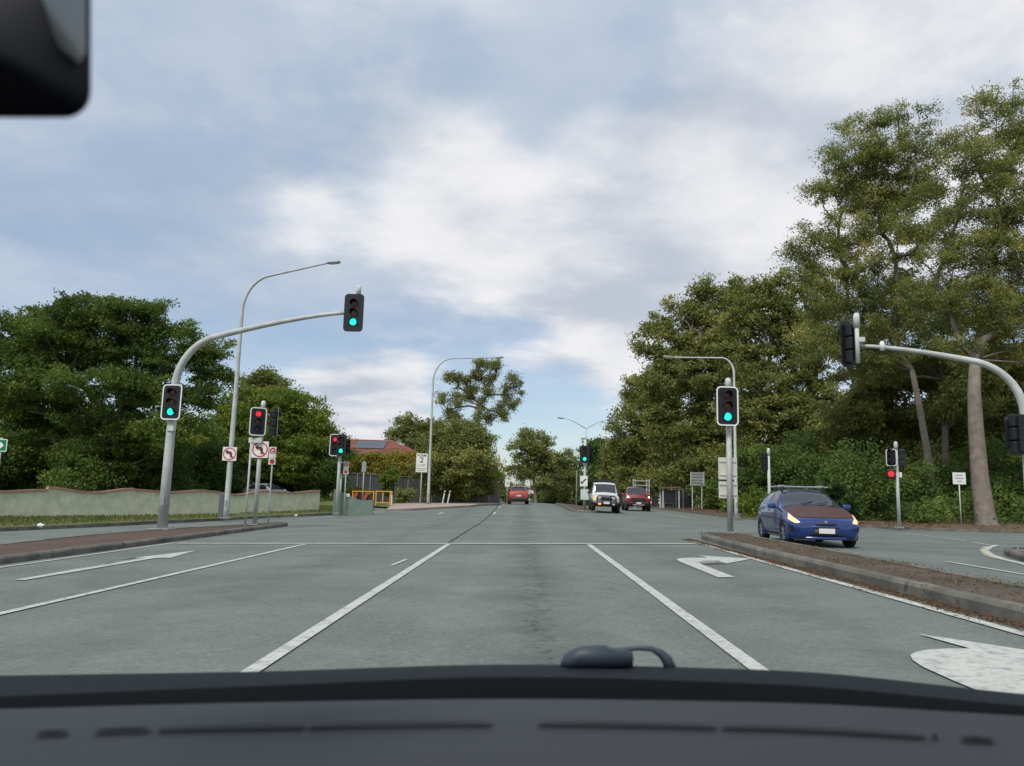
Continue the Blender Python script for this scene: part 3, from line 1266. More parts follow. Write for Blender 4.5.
MB().box((.12, -.02, (at(900, 475, b.y) - b).z), (.10, .14, .22), bev=.01).build('push_button', WHITE_S, t)

b = G(770, 523.5, .1)
t = thing('traffic_signal', 'rear view of dark signal on thin post behind the blue hatchback', 'traffic signal', b)
H = at(766.3, 449, b.y).z - b.z
MB().tube([(0, 0, 0), (0, 0, H - .2)], [.07, .062], 10).build('post', POLE_PALE, t, True)
pole_cap(t, 0, 0, H - .3, .07)
p = at(765, 462, b.y + .2) - b
signal_head(t, p, '', R(185), False, .38, 1.0, sc=.9)
bracket(t, (p.x, p.y, p.z), (0, 0, p.z))

# --- right mast arm (pole just outside the frame, seen from behind)
by = 17.4
foot = at(1034, 548, by)
b = Vector((foot.x, by, gz(foot.x, by) + .12))
t = thing('mast_arm_signal', 'grey mast arm reaching in from the right edge with its signal heads turned away', 'traffic signal', b)
e = at(862, 346, by + .6) - b
zb = at(1027, 425, by).z - b.z
arc_mast(t, e.x, e.z, zb + .25, .115, .04, e.y, 1.25, STEEL)
base_plate(t, .3)
hp = at(853, 343, by + .65) - b
signal_head(t, (hp.x - .05, hp.y + .2, hp.z), '', R(212), False, .50, 1.14)
MB().tube([(hp.x + .05, hp.y - .12, hp.z - .5), (hp.x + .05, hp.y - .12, hp.z + .50)], .05, 10).build('hanger', POLE_PALE, t, True)
pole_cap(t, hp.x + .05, hp.y - .12, hp.z + .36, .07)
bracket(t, (hp.x + .05, hp.y - .12, hp.z - .0), (e.x, e.y, e.z), .045)
MB().box((hp.x + .14, hp.y - .12, hp.z + .05), (.14, .16, .12), bev=.015).build('junction_box', POLE_PALE, t)
cp = at(882, 343, by + .5) - b
MB().tube([(cp.x, cp.y, cp.z - .18), (cp.x, cp.y, cp.z - .02), (cp.x, cp.y, cp.z + .04)], [.05, .06, .03], 10).build('camera_dome', WHITE_S, t, True)
p = at(1018, 434, by - .1) - b
signal_head(t, (p.x, p.y + .15, p.z), '', R(182), False, .42, .72, sc=.95)
bracket(t, (p.x, p.y, p.z), (0, 0, p.z))


# ------------------------------------------------------------------ street lights
def luminaire(parent, p, dirx, s=1.0, diry=0.0):
    m_ = MB().box((0, 0, 0), (.62 * s, .26 * s, .11 * s), bev=.04 * s)
    o = m_.build('lamp_head', STEEL_D, parent, True)
    o.location = p
    o.rotation_euler = (0, R(-6) * (1 if dirx > 0 else -1), math.atan2(diry, abs(dirx)) if dirx else 0)
    g = MB().box((0, 0, -.065 * s), (.40 * s, .20 * s, .03 * s), bev=.012 * s).build('diffuser', mat('lamp_diffuser', (.5, .5, .48), .3), o)
    return o


def street_light(label, base, py_top, px_top, end_px, end_py, r0, r1, bend=1.6, dy=0.0, s=1.0, material=STEEL):
    t_ = thing('street_light', label, 'street light', base)
    e_ = at(end_px, end_py, base.y + dy) - base
    zt = at(px_top, py_top, base.y).z - base.z
    sx = 1 if e_.x > 0 else -1
    zb_ = zt - bend
    pts = [(0, 0, -.05), (0, 0, .6), (0, 0, zb_)]
    rad = [r0 * 1.15, r0, r0 * .62]
    n = 9
    hx = bend * .8
    for i in range(1, n + 1):
        a = R(90 - 8) * i / n
        h = hx * (1 - math.cos(a))
        pts.append((sx * h, dy * h / max(.1, abs(e_.x)), zb_ + bend * math.sin(a)))
        rad.append(r0 * .62 - (r0 * .62 - r1 * 1.3) * i / n)
    x_s, z_s = pts[-1][0], pts[-1][2]
    for i in range(1, 6):
        q_ = i / 5
        pts.append((x_s + (e_.x - x_s) * q_, pts[-1][1] * 0 + dy * abs(x_s + (e_.x - x_s) * q_) / max(.1, abs(e_.x)), z_s + (e_.z - z_s) * q_))
        rad.append(r1 * 1.3 - (r1 * .3) * q_)
    MB().tube(pts, rad, 12).build('pole', material, t_, True)
    base_plate(t_, r0 * 1.9)
    luminaire(t_, (e_.x + sx * .2 * s, e_.y if dy else 0, e_.z + .01), sx, s)
    MB().box((0, -r0 * .98, .7), (.11, .02, .3)).build('access_cover', STEEL_D, t_)
    return t_


b = G(226, 515, .30)
b.z = verge_z(b.x, b.y)
t = street_light('tall grey street light behind the left mast arm with a sign on its pole', b, 275, 262, 330, 262.5, .135, .045, 1.9)
q = at(231, 454, b.y) - b
no_left_turn(t, (0, -.16, q.z), .66, R(6))
MB().box((-.24, .05, .62), (.24, .3, 1.15), bev=.03).build('cabinet', mat('cabinet_grey', (.10, .11, .12), .6), t)
b = G(428, 504.6, .14)
street_light('grey street light beside the FORM 2 LANES sign, arm curving right', b, 358, 438, 497, 357.5, .115, .04, 1.9)
b = G(736.3, 517.5, .14)
street_light('street light behind the right median signal, arm reaching left before the trees', b, 358, 732, 672, 357.3, .10, .035, .9, material=POLE_PALE)

# double-arm light far along the median
by = 92.0
f0 = at(585.3, 500, by)
b = Vector((f0.x, by, gz(f0.x, by) + .1))
t = thing('street_light', 'distant twin armed street light in the centre of the road', 'street light', b)
zt = at(585.3, 428, by).z - b.z
MB().tube([(0, 0, 0), (0, 0, zt)], [.12, .07], 10).build('pole', STEEL, t, True)
for (ex, ey) in ((560.5, 418), (611.5, 419.5)):
    e = at(ex, ey, by) - b
    MB().tube([(0, 0, zt - .1), (e.x * .45, 0, zt + (e.z - zt) * .62), (e.x * .72, 0, e.z - .12), (e.x, 0, e.z)], [.05, .045, .04, .035], 8).build('arm', STEEL, t, True)
    luminaire(t, (e.x, 0, e.z), e.x, 1.2)
by = 135.0
f0 = at(576.3, 500, by)
b = Vector((f0.x, by, gz(f0.x, by)))
t = thing('street_light', 'farthest thin street light left of the distant median signal', 'street light', b)
zt = at(576.3, 462.5, by).z - b.z
e = at(566, 456.5, by) - b
MB().tube([(0, 0, 0), (0, 0, zt), (e.x * .5, 0, (zt + e.z) / 2), (e.x, 0, e.z)], [.12, .08, .06, .05], 8).build('pole', STEEL, t, True)
luminaire(t, (e.x, 0, e.z), -1, 1.2)

# ------------------------------------------------------------------ signs
b = G(420.3, 503.6, .14)
t = thing('lane_sign', 'white FORM 2 LANES sign on a post left of the street light', 'sign', b)
a = at(423.2, 453.5, b.y) - b
c = at(423.2, 472.4, b.y) - b
hh = a.z - c.z
MB().tube([(0, 0, 0), (0, 0, a.z - .1)], .045, 8).build('post', POLE_PALE, t, True)
wd = hh * .60
pl = MB().prism(rrect(wd, hh * .78, .05), 0, .008).build('sign_plate', WHITE_S, t)
pl.location = (-.02, -.07, a.z - hh * .39)
text_mb('FORM', hh * .175, -.004, 0, hh * .27).build('lettering', BLK_S, pl)
text_mb('2', hh * .40, -.004, 0, hh * .03).build('numeral', BLK_S, pl)
text_mb('LANES', hh * .155, -.004, 0, -hh * .24).build('lettering', GREY_S, pl)
pl = MB().prism(rrect(wd, hh * .19, .03), 0, .008).build('lower_plate', WHITE_S, t)
pl.location = (-.02, -.07, a.z - hh * .90)
for q in range(5):
    MB().box((-wd * .32 + q * wd * .16, -.003, 0), (wd * .11, .002, hh * .065)).build('print_block', GREY_S, pl)

b = G(961.5, 526.5, .12)
t = thing('information_sign', 'small white rectangular sign on a thin post left of the big gum trunk', 'sign', b)
a = at(957.5, 472.5, b.y) - b
c = at(957.5, 484.3, b.y) - b
MB().tube([(0, 0, 0), (0, 0, a.z - .08)], .03, 8).build('post', POLE_PALE, t, True)
hh = a.z - c.z
pl = MB().prism(rrect(hh * 1.1, hh, .02), 0, .006).build('sign_plate', WHITE_S, t)
pl.location = (0, -.045, (a.z + c.z) / 2)
for i, fr in enumerate((.62, .74, .4)):
    MB().box((0, -.003, hh * (.26 - .25 * i)), (hh * fr, .002, hh * .09)).build('print_line', GREY_S, pl)

by = 30.0
f0 = at(-3, 470, by)
b = Vector((f0.x, by, 0))
b.z = verge_z(b.x, b.y)
t = thing('direction_sign', 'green direction sign with white arrow at the left edge of the picture', 'sign', b)
p = at(-12, 445, by) - b
MB().tube([(0, .05, 0), (0, .05, p.z + .3)], .045, 8).build('post', POLE_PALE, t, True)
pl = MB().prism(rrect(1.6, .52, .05), 0, .008).build('sign_plate', GREEN_S, t)
pl.location = (p.x - .02, -.01, p.z)
MB().ring(rrect(1.57, .49, .045), rrect(1.51, .43, .035), -.004, -.001).build('border', WHITE_B, pl)
MB().prism([(.42, -.12), (.54, -.12), (.66, 0), (.54, .12), (.42, .12), (.50, .03), (.28, .03), (.28, -.03), (.50, -.03)], -.004, -.001).build('arrow', WHITE_B, pl)

# small white sign left of the red SUV
by = 88.0
f0 = at(463.5, 502, by)
f0 = at(506.8, 503, by)
b = Vector((f0.x, by, gz(f0.x, by) + .12))
t = thing('speed_sign', 'small white sign on a post just left of the red SUV', 'sign', b)
a = at(506.8, 479.2, by) - b
MB().tube([(0, 0, 0), (0, 0, a.z)], .05, 8).build('post', POLE_PALE, t, True)
pl = MB().prism(rrect(.55, .85, .04), 0, .008).build('sign_plate', WHITE_S, t)
pl.location = (0, -.07, a.z - .45)

# grey plate seen from behind by the paling fence
b = G(362, 507.5, .2)
t = thing('narrow_sign', 'grey rear side of a narrow sign in front of the paling fence', 'sign', b)
a = at(361.5, 461, b.y) - b
MB().tube([(0, 0, 0), (0, 0, a.z)], .035, 8).build('post', STEEL, t, True)
pl = MB().prism(rrect(.30, .66, .03), 0, .008).build('sign_plate', STEEL_D, t)
pl.location = (0, -.06, a.z - .38)


def big_sign_back(label, px0, px1, py0, py_mid, base_py, far=None, solid=True):
    b_ = G((px0 + px1) / 2, base_py, .15)
    if far:
        b_ = at((px0 + px1) / 2, base_py, far)
        b_.z = rverge_z(b_.x, b_.y) if b_.x > 13 else gz(b_.x, b_.y)
    t_ = thing('large_sign', label, 'sign', b_)
    x0 = (at(px0, py0, b_.y) - b_).x
    x1 = (at(px1, py0, b_.y) - b_).x
    zt_ = (at(px0, py0, b_.y) - b_).z
    zm = (at(px0, py_mid, b_.y) - b_).z
    for xx in (x0 * .72, x1 * .72):
        MB().tube([(xx, 0, -.05), (xx, 0, zt_)], .05, 8).build('post', STEEL, t_)
    if solid:
        MB().box(((x0 + x1) / 2, -.08, (zt_ + zm) / 2), (x1 - x0, .02, zt_ - zm)).build('panel', mat('weathered_aluminium', (.22, .24, .25), .5, .3, .5, .1), t_)
    n = 5
    for i in range(n):
        MB().box(((x0 + x1) / 2, -.105, zm + (zt_ - zm) * (i + .25) / (n - .4)), (x1 - x0 + .06, .03, .06)).build('rail', STEEL, t_)
    for xx in (x0, x1):
        MB().box((xx, -.09, (zt_ + zm) / 2), (.07, .07, zt_ - zm + .06)).build('edge_post', STEEL, t_)
    return t_


big_sign_back('ribbed rear of a large sign on two posts beside the right road', 690.5, 703.5, 472, 485.5, 509.5)
big_sign_back('open pale frame of a large sign standing behind the red pickup', 633, 649, 479, 500, 508, 70.0, False)


# ------------------------------------------------------------------ walls, fences, house
WALLM = mat('pale_green_render', (.70, .71, .52), .9, var_col=(.48, .50, .36), vscale=2.6, bump=.25, bscale=9)
CAPM = mat('brick_coping', (.34, .19, .125), .9, var_col=(.42, .27, .19), vscale=6, bump=.3, bscale=20)
wa = Gf(0, 517.5, verge_z)
wb_ = Gf(318, 510.4, verge_z)
wdir = Vector((wb_.x - wa.x, wb_.y - wa.y))
wlen = wdir.length
wdir.normalize()
w0 = Vector((wa.x, wa.y)) - wdir * 14
wn = Vector((-wdir.y, wdir.x))
tot = wlen + 14
t = thing('garden_wall', 'long pale green rendered wall with wavy brick coping along the left verge', 'wall', (w0.x, w0.y, 0))
SEG = 4.4
nseg = int(tot / SEG) + 1
SEG = tot / nseg
for i in range(nseg):
    vs, fs = [], []
    cvs, cfs = [], []
    n = 8
    for j in range(n + 1):
        q = (i + j / n) * SEG
        p = wdir * q
        g = verge_z(w0.x + p.x, w0.y + p.y)
        u = j / n
        # each bay dips gently from its pier
        top = g + 1.10 + (.10 * math.cos(2 * math.pi * u)) * (1 if i % 2 == 0 else .5) + .05 * math.sin(i * 1.7)
        for (o_, z) in ((-.08, g - .2), (-.08, top), (.08, top), (.08, g - .2)):
            vs.append((p.x + wn.x * o_, p.y + wn.y * o_, z))
        for (o_, z) in ((-.125, top + .002), (-.125, top + .10), (.125, top + .10), (.125, top + .002)):
            cvs.append((p.x + wn.x * o_, p.y + wn.y * o_, z))
    for j in range(n):
        for r in range(4):
            fs.append((j * 4 + r, j * 4 + (r + 1) % 4, j * 4 + 4 + (r + 1) % 4, j * 4 + 4 + r))
            cfs.append((j * 4 + r, j * 4 + (r + 1) % 4, j * 4 + 4 + (r + 1) % 4, j * 4 + 4 + r))
    for L2 in (fs, cfs):
        L2 += [(0, 1, 2, 3), tuple(n * 4 + r for r in (3, 2, 1, 0))]
    pn = MB().add(vs, fs).build('wall_panel', WALLM, t)
    MB().add(cvs, cfs).build('coping', CAPM, pn)

# low dark-green wall past the gap, sloping down
GW = mat('dull_green_render', (.22, .28, .225), .9, var_col=(.15, .20, .16), vscale=1.5, bump=.2, bscale=8)
pa = G(333, 512.2, .2)
pb_ = G(373, 511.6, .2)
t = thing('low_wall', 'low dull green wall sloping down behind the far left signal', 'wall', pa)
d = pb_ - pa
h0 = at(333, 489, pa.y).z - pa.z
h1 = at(373, 500, pb_.y).z - pb_.z
vs, fs = [], []
n = 10
for j in range(n + 1):
    u = j / n
    p = d * u
    hh = h0 + (h1 - h0) * min(1, u * 1.6)
    for (o_, z) in ((-.09, -.25), (-.09, hh), (.09, hh), (.09, -.25)):
        vs.append((p.x, p.y + o_, gz(pa.x + p.x, pa.y + p.y) - gz(pa.x, pa.y) + z))
for j in range(n):
    for r in range(4):
        fs.append((j * 4 + r, j * 4 + (r + 1) % 4, j * 4 + 4 + (r + 1) % 4, j * 4 + 4 + r))
fs += [(0, 1, 2, 3), tuple(n * 4 + r for r in (3, 2, 1, 0))]
MB().add(vs, fs).build('wall_panel', GW, t)
pp = G(349, 499.5, .2)
MB().box((d.x * .35, d.y * .35 - .11, h0 * .75), (.24, .02, .18)).build('notice_plate', WHITE_S, t)

# dark paling fence behind
FEN = mat('charcoal_fence', (.085, .088, .096), .6, var=.2, vscale=1.5)
fy0, fy1 = 70.0, 64.0
fa = at(343, 500, fy0)
fb = at(500, 500, 78.0)
t = thing('paling_fence', 'charcoal ribbed metal fence in front of the red roofed house', 'fence', (fa.x, fa.y, gz(fa.x, fa.y)))
n = 13
dv = Vector((fb.x - fa.x, fb.y - fa.y))
ft0 = at(345, 473, fy0).z
for i in range(n):
    a = dv * (i / n)
    c = dv * ((i + 1) / n)
    ga, gc = gz(fa.x + a.x, fa.y + a.y), gz(fa.x + c.x, fa.y + c.y)
    z0 = min(ga, gc) - gz(fa.x, fa.y) - .1
    zt = ft0 - gz(fa.x, fa.y) - .03 * i
    m_ = MB()
    vs, fs = [], []
    nr = 20
    nrm = Vector((-dv.y, dv.x)).normalized()
    for j in range(nr * 2 + 1):
        u = j / (nr * 2)
        p = a.lerp(c, .01 + .98 * u)
        off = .03 if (j // 2) % 2 else 0.0
        p = p + nrm * off
        vs += [(p.x, p.y, z0), (p.x, p.y, zt)]
    fs = [(2 * j, 2 * j + 2, 2 * j + 3, 2 * j + 1) for j in range(nr * 2)]
    m_.add(vs, fs).build('fence_panel', FEN, t)
    MB().box((a.x, a.y, (z0 + zt) / 2 + .03), (.07, .07, zt - z0 + .06)).build('post', STEEL_D, t)
    mid = (a + c) / 2
    ang = math.atan2(dv.y, dv.x)
    MB().box((mid.x, mid.y - .03, zt + .02), ((c - a).length * .985, .05, .05), Matrix.Rotation(ang, 3, 'Z')).build('top_rail', STEEL_D, t)

# yellow safety barriers at the driveway
YEL = mat('yellow_enamel', (.66, .33, .03), .5)
ORG = mat('orange_red_panel', (.36, .07, .03), .6)
for (x0, x1, y0, y1, yb, lab) in ((352, 373, 490.5, 500.5, 507.5, 'orange red and yellow barrier panel left of the yellow frame'),
                                   (375.5, 389.5, 490.5, 502.5, 507.5, 'yellow tubular barrier frame at the driveway by the low green wall')):
    Yd = 57.0
    p0 = at(x0, yb, Yd)
    p1 = at(x1, yb, Yd)
    g0 = gz(p0.x, Yd) + .13
    t = thing('safety_barrier', lab, 'barrier', (p0.x, Yd, g0))
    W_ = p1.x - p0.x
    zt = at(x0, y0, Yd).z - g0
    zl = at(x0, y1, Yd).z - g0
    for xx in (0, W_):
        MB().box((xx, 0, zt / 2), (.08, .08, zt), bev=.012).build('post', YEL, t)
    MB().box((W_ / 2, 0, zt - .05), (W_ - .08, .06, .075), bev=.01).build('rail', YEL, t)
    MB().box((W_ / 2, 0, zl), (W_ - .08, .06, .07), bev=.01).build('rail', YEL, t)
    if x0 < 370:
        for q in range(4):
            MB().box((W_ * (q + .5) / 4, .0, (zt + zl) / 2 - .02), (W_ / 4 * .62, .03, (zt - zl) * .72), Matrix.Rotation(R(24), 3, 'Y')).build('panel', ORG if q % 2 == 0 else DARK, t)
    else:
        MB().box((W_ / 2, .0, (zt + zl) / 2), (.05, .05, zt - zl - .08)).build('mullion', YEL, t)

for (px, py, pyt, dx, lab) in ((442.5, 502, 490.5, 2.6, 'left of two leaning white marker posts near the bushes'), (447.5, 502, 490.7, 2.8, 'right of two leaning white marker posts near the bushes'),
                               (391.5, 504.8, 491.5, .3, 'white post right of the yellow barrier frame'),
                               (698.5, 509.2, 502.5, 1.2, 'short leaning white post on the right verge beside the large sign'), (705.3, 508.6, 495.5, 1.6, 'tall leaning white post right of the large sign back')):
    b = G(px, py, .14)
    if b.y > 66 and px < 600:
        b = at(px, py, 66.0)
        b.z = gz(b.x, b.y) + .12
    e = at(px + dx, pyt, b.y) - b
    t = thing('marker_post', lab, 'post', b)
    MB().tube([(0, 0, -.05), (e.x, 0, e.z)], [.06, .06], 8).build('shaft', WHITE_S, t)
    MB().tube([(e.x * .78, 0, e.z * .78), (e.x * .88, 0, e.z * .88)], [.064, .064], 8).build('band', RED_S if px < 600 else GREY_S, t)

# chain-wire fence and shelter frame on the right verge
SHADE = mat('blue_grey_shade_cloth', (.075, .085, .105), .8, var=.25, vscale=1.2)
pts = [G(655, 507.8, .15), G(690, 508.0, .15), G(725, 510.5, .15), G(762, 514.0, .15)]
pts = [Vector((p.x + 1.8, p.y + 1.5, 0)) for p in pts]
b = pts[0].copy()
b.z = rverge_z(b.x, b.y)
t = thing('screen_fence', 'blue grey screened wire fence along the right verge', 'fence', b)
line = resample([xy(p) for p in pts], 2.6)
for i in range(len(line) - 1):
    a, c = line[i], line[i + 1]
    za, zc2 = rverge_z(a.x, a.y) - b.z, rverge_z(c.x, c.y) - b.z
    hh = 1.75
    MB().tube([(a.x - b.x, a.y - b.y, za - .1), (a.x - b.x, a.y - b.y, za + hh + .1)], .035, 6).build('post', STEEL, t)
    sg_ = .015
    m_ = MB()
    vs, fs = [], []
    for j in range(7):
        u = .02 + .96 * j / 6
        p = a.lerp(c, u)
        z = za + (zc2 - za) * u
        sag = .05 * math.sin(math.pi * u)
        vs += [(p.x - b.x, p.y - b.y - .03, z + .03), (p.x - b.x, p.y - b.y - .05 - sag * .5, z + hh * .5), (p.x - b.x, p.y - b.y - .03, z + hh - sag)]
    for j in range(6):
        for r in range(2):
            fs.append((j * 3 + r, j * 3 + 3 + r, j * 3 + 4 + r, j * 3 + 1 + r))
    m_.add(vs, fs).build('screen', SHADE, t)
    MB().tube([(a.x - b.x, a.y - b.y, za + hh + .05), (c.x - b.x, c.y - b.y, zc2 + hh + .05)], .02, 6).build('top_rail', STEEL, t)

b = G(671, 508.3, .15)
t = thing('bus_shelter', 'small open steel shelter with reddish roof edge beyond the red pickup', 'shelter', b)
x0, x1 = (at(663, 500, b.y) - b).x, (at(679, 500, b.y) - b).x
zt = (at(671, 488, b.y) - b).z
for xx in (x0, x1):
    for yy in (0, 1.4):
        MB().box((xx, yy, zt / 2), (.09, .09, zt)).build('post', POLE_PALE, t)
MB().box(((x0 + x1) / 2, .7, zt + .05), (x1 - x0 + .3, 1.9, .09), Matrix.Rotation(R(-4), 3, 'Y')).build('roof', mat('faded_red_roof', (.30, .10, .08), .6), t)
MB().box(((x0 + x1) / 2, 1.45, zt * .5), (x1 - x0 - .1, .03, zt * .8)).build('back_panel', mat('grey_mesh_panel', (.16, .17, .19), .6), t)
MB().box(((x0 + x1) / 2, 1.2, .45), (x1 - x0 - .4, .35, .06)).build('bench', STEEL_D, t)
for xx in (x0 * .6, x1 * .6):
    MB().box((xx, 1.2, .21), (.06, .3, .42)).build('bench_leg', STEEL_D, t)

# ---- house with red tiled roof
TILE = mat('terracotta_tiles', (.22, .085, .062), .8, var_col=(.31, .135, .10), vscale=1.2)
BRICKW = mat('cream_brick', (.42, .34, .27), .9, var=.12, vscale=3)
SOLAR = mat('solar_panel', (.05, .06, .085), .2, 0, .8)
HY = 92.0
r0, r1 = at(338, 443.5, HY), at(391, 441.5, HY)
ev0, ev1 = at(300, 459, HY - 6), at(437, 461.5, HY - 6)
cx0, cx1 = ev0.x, ev1.x
ze = ev1.z
zr = r1.z
hb_ = Vector(((cx0 + cx1) / 2, HY, gz((cx0 + cx1) / 2, HY)))
t = thing('house', 'house with red tiled hip roof and solar panels behind the charcoal fence', 'house', hb_)


def L3(x, y, z):
    return Vector((x - hb_.x, y - hb_.y, z - hb_.z))


EV = [L3(cx0, HY - 6, ze), L3(cx1, HY - 6, ze), L3(cx1, HY + 6, ze), L3(cx0, HY + 6, ze)]
RD = [L3(r0.x - 1, HY, zr), L3(r1.x, HY, zr)]


def roof_plane(a, b_, c, d_, courses, parent, name='roof_plane'):
    """a-b eave, d-c ridge; stepped tile courses"""
    vs, fs = [], []
    nrm = (b_ - a).cross(d_ - a).normalized()
    for i in range(courses):
        u0, u1 = i / courses, (i + 1) / courses
        p = [a.lerp(d_, u0), b_.lerp(c, u0), b_.lerp(c, u1), a.lerp(d_, u1)]
        o_ = len(vs)
        vs += [p[0], p[1], p[0] + nrm * .07, p[1] + nrm * .07, p[2] + nrm * .012, p[3] + nrm * .012]
        fs += [(o_, o_ + 1, o_ + 3, o_ + 2), (o_ + 2, o_ + 3, o_ + 4, o_ + 5)]
    return MB().add(vs, fs).build(name, TILE, parent)


roof_plane(EV[0], EV[1], RD[1], RD[0], 16, t)
roof_plane(EV[2], EV[3], RD[0], RD[1], 16, t)
roof_plane(EV[1], EV[2], RD[1], RD[1] + Vector((0, .01, 0)), 16, t)
roof_plane(EV[3], EV[0], RD[0], RD[0] + Vector((0, .01, 0)), 16, t)
MB().tube([RD[0] + Vector((0, 0, .05)), RD[1] + Vector((0, 0, .05))], .11, 8).build('ridge_cap', TILE, t)
for a, c in ((EV[1], RD[1]), (EV[0], RD[0]), (EV[2], RD[1])):
    MB().tube([a + Vector((0, 0, .05)), c + Vector((0, 0, .05))], .10, 8).build('hip_cap', TILE, t)
# front gable wing that gives the second peak on the right
gp = L3(at(392, 441, HY - 7.5).x, HY - 9.5, at(392, 446.5, HY - 7.5).z)
ge0, ge1 = L3(at(352, 461, HY - 9).x, HY - 9.7, ze - .1), L3(at(434, 461, HY - 9).x, HY - 9.7, ze - .1)
gback = Vector((gp.x, RD[1].y - .5, gp.z))
gb0, gb1 = Vector((ge0.x, -1, ge0.z)), Vector((ge1.x, -1, ge1.z))
roof_plane(ge0, Vector((ge0.x, -1.0, ge0.z)), gback, gp, 14, t, 'wing_roof') if False else None
vs = [ge0, ge1, gp + Vector((0, 3.2, 0))]
roof_plane(ge0, ge1, gp + Vector((.01, 3.2, 0)), gp + Vector((0, 3.2, 0)), 14, t, 'wing_roof')
roof_plane(ge1, gb1, gback, gp + Vector((0, 3.2, 0)), 14, t, 'wing_roof')
roof_plane(gb0, ge0, gp + Vector((0, 3.2, 0)), gback, 14, t, 'wing_roof')
wz = (hb_.z - .3) - hb_.z
MB().box(((EV[0].x + EV[1].x) / 2, 0, (EV[0].z + wz) / 2 - .05), (EV[1].x - EV[0].x - 1.2, 10.8, EV[0].z - wz - .1)).build('wall', BRICKW, t)
MB().box(((ge0.x + ge1.x) / 2, -4.9, (EV[0].z + wz) / 2 - .15), (ge1.x - ge0.x - 1.4, 8.2, EV[0].z - wz - .3)).build('wing_wall', BRICKW, t)
for q in range(3):
    xx = ge0.x + (ge1.x - ge0.x) * (.25 + .25 * q)
    wn_ = MB().box((xx, -9.03, ge0.z - 1.6), (1.5, .06, 1.2)).build('window', WHITE_S, t)
    MB().box((xx, -9.07, ge0.z - 1.6), (1.3, .03, 1.0)).build('pane', GLASS, wn_)
MB().box(((EV[0].x + EV[1].x) / 2, -6.06, EV[0].z - .06), (EV[1].x - EV[0].x, .1, .16)).build('gutter', WHITE_S, t)
sl0 = (RD[0] - EV[0])
for q in range(7):
    for r in range(2):
        u0 = .55 + r * .2
        px_ = EV[0].lerp(RD[0], u0)
        ang = math.atan2(RD[0].z - EV[0].z, 6.0)
        cx_ = L3(at(356 + q * 4.2, 446, HY - 3).x, 0, 0).x
        MB().box((cx_, -6 + 6 * (u0 + .08), EV[0].z + (RD[0].z - EV[0].z) * (u0 + .08) + .14), (.47, 1.05 / math.cos(ang) * .55 * 2, .04), Matrix.Rotation(ang, 3, 'X')).build('solar_panel', SOLAR, t)

# second roof edge glimpsed behind the sign (small white gable over the fence)
SHY = 80.0
pg = at(404, 478, SHY)
b = Vector((pg.x, SHY, gz(pg.x, SHY)))
t = thing('garden_shed', 'small shed with white barge board peeping over the charcoal fence', 'shed', b)
zt = at(416, 469.5, SHY).z - b.z
zl = at(404, 473.5, SHY).z - b.z
wd = at(428, 473, SHY).x - b.x
MB().box((wd / 2, 1.2, zl / 2 - .02), (wd - .3, 2.2, zl)).build('wall', mat('dusty_pink_wall', (.36, .22, .18), .9), t)
for (xa, za, xb, zb2) in ((0, zl, wd / 2, zt), (wd / 2, zt, wd, zl)):
    m_ = MB()
    m_.add([(xa, -.15, za), (xb, -.15, zb2), (xb, 2.6, zb2), (xa, 2.6, za), (xa, -.15, za + .08), (xb, -.15, zb2 + .08), (xb, 2.6, zb2 + .08), (xa, 2.6, za + .08)],
           [(0, 1, 2, 3), (4, 7, 6, 5), (0, 4, 5, 1), (1, 5, 6, 2), (2, 6, 7, 3), (3, 7, 4, 0)])
    m_.build('roof_sheet', STEEL, t)
    MB().add([(xa, -.18, za - .06), (xb, -.18, zb2 - .06), (xb, -.18, zb2 + .16), (xa, -.18, za + .16), (xa, -.16, za - .06), (xb, -.16, zb2 - .06), (xb, -.16, zb2 + .16), (xa, -.16, za + .16)],
             [(0, 1, 2, 3), (7, 6, 5, 4), (0, 4, 5, 1), (3, 2, 6, 7), (0, 3, 7, 4), (1, 5, 6, 2)]).build('barge_board', WHITE_S, t)


# ------------------------------------------------------------------ vehicles
def pchip(xs, ys, xq):
    xs = np.asarray(xs, float)
    ys = np.asarray(ys, float)
    h = np.diff(xs)
    d = np.diff(ys) / h
    mm = np.zeros_like(ys)
    mm[0], mm[-1] = d[0], d[-1]
    for i in range(1, len(ys) - 1):
        if d[i - 1] * d[i] <= 0:
            mm[i] = 0
        else:
            w1, w2 = 2 * h[i] + h[i - 1], h[i] + 2 * h[i - 1]
            mm[i] = (w1 + w2) / (w1 / d[i - 1] + w2 / d[i])
    i = int(np.clip(np.searchsorted(xs, xq) - 1, 0, len(h) - 1))
    t_ = min(max((xq - xs[i]) / h[i], 0), 1)
    a, c, d2 = ys[i], mm[i] * h[i], mm[i + 1] * h[i]
    b2 = ys[i + 1]
    return (2 * t_**3 - 3 * t_**2 + 1) * a + (t_**3 - 2 * t_**2 + t_) * c + (-2 * t_**3 + 3 * t_**2) * b2 + (t_**3 - t_**2) * d2


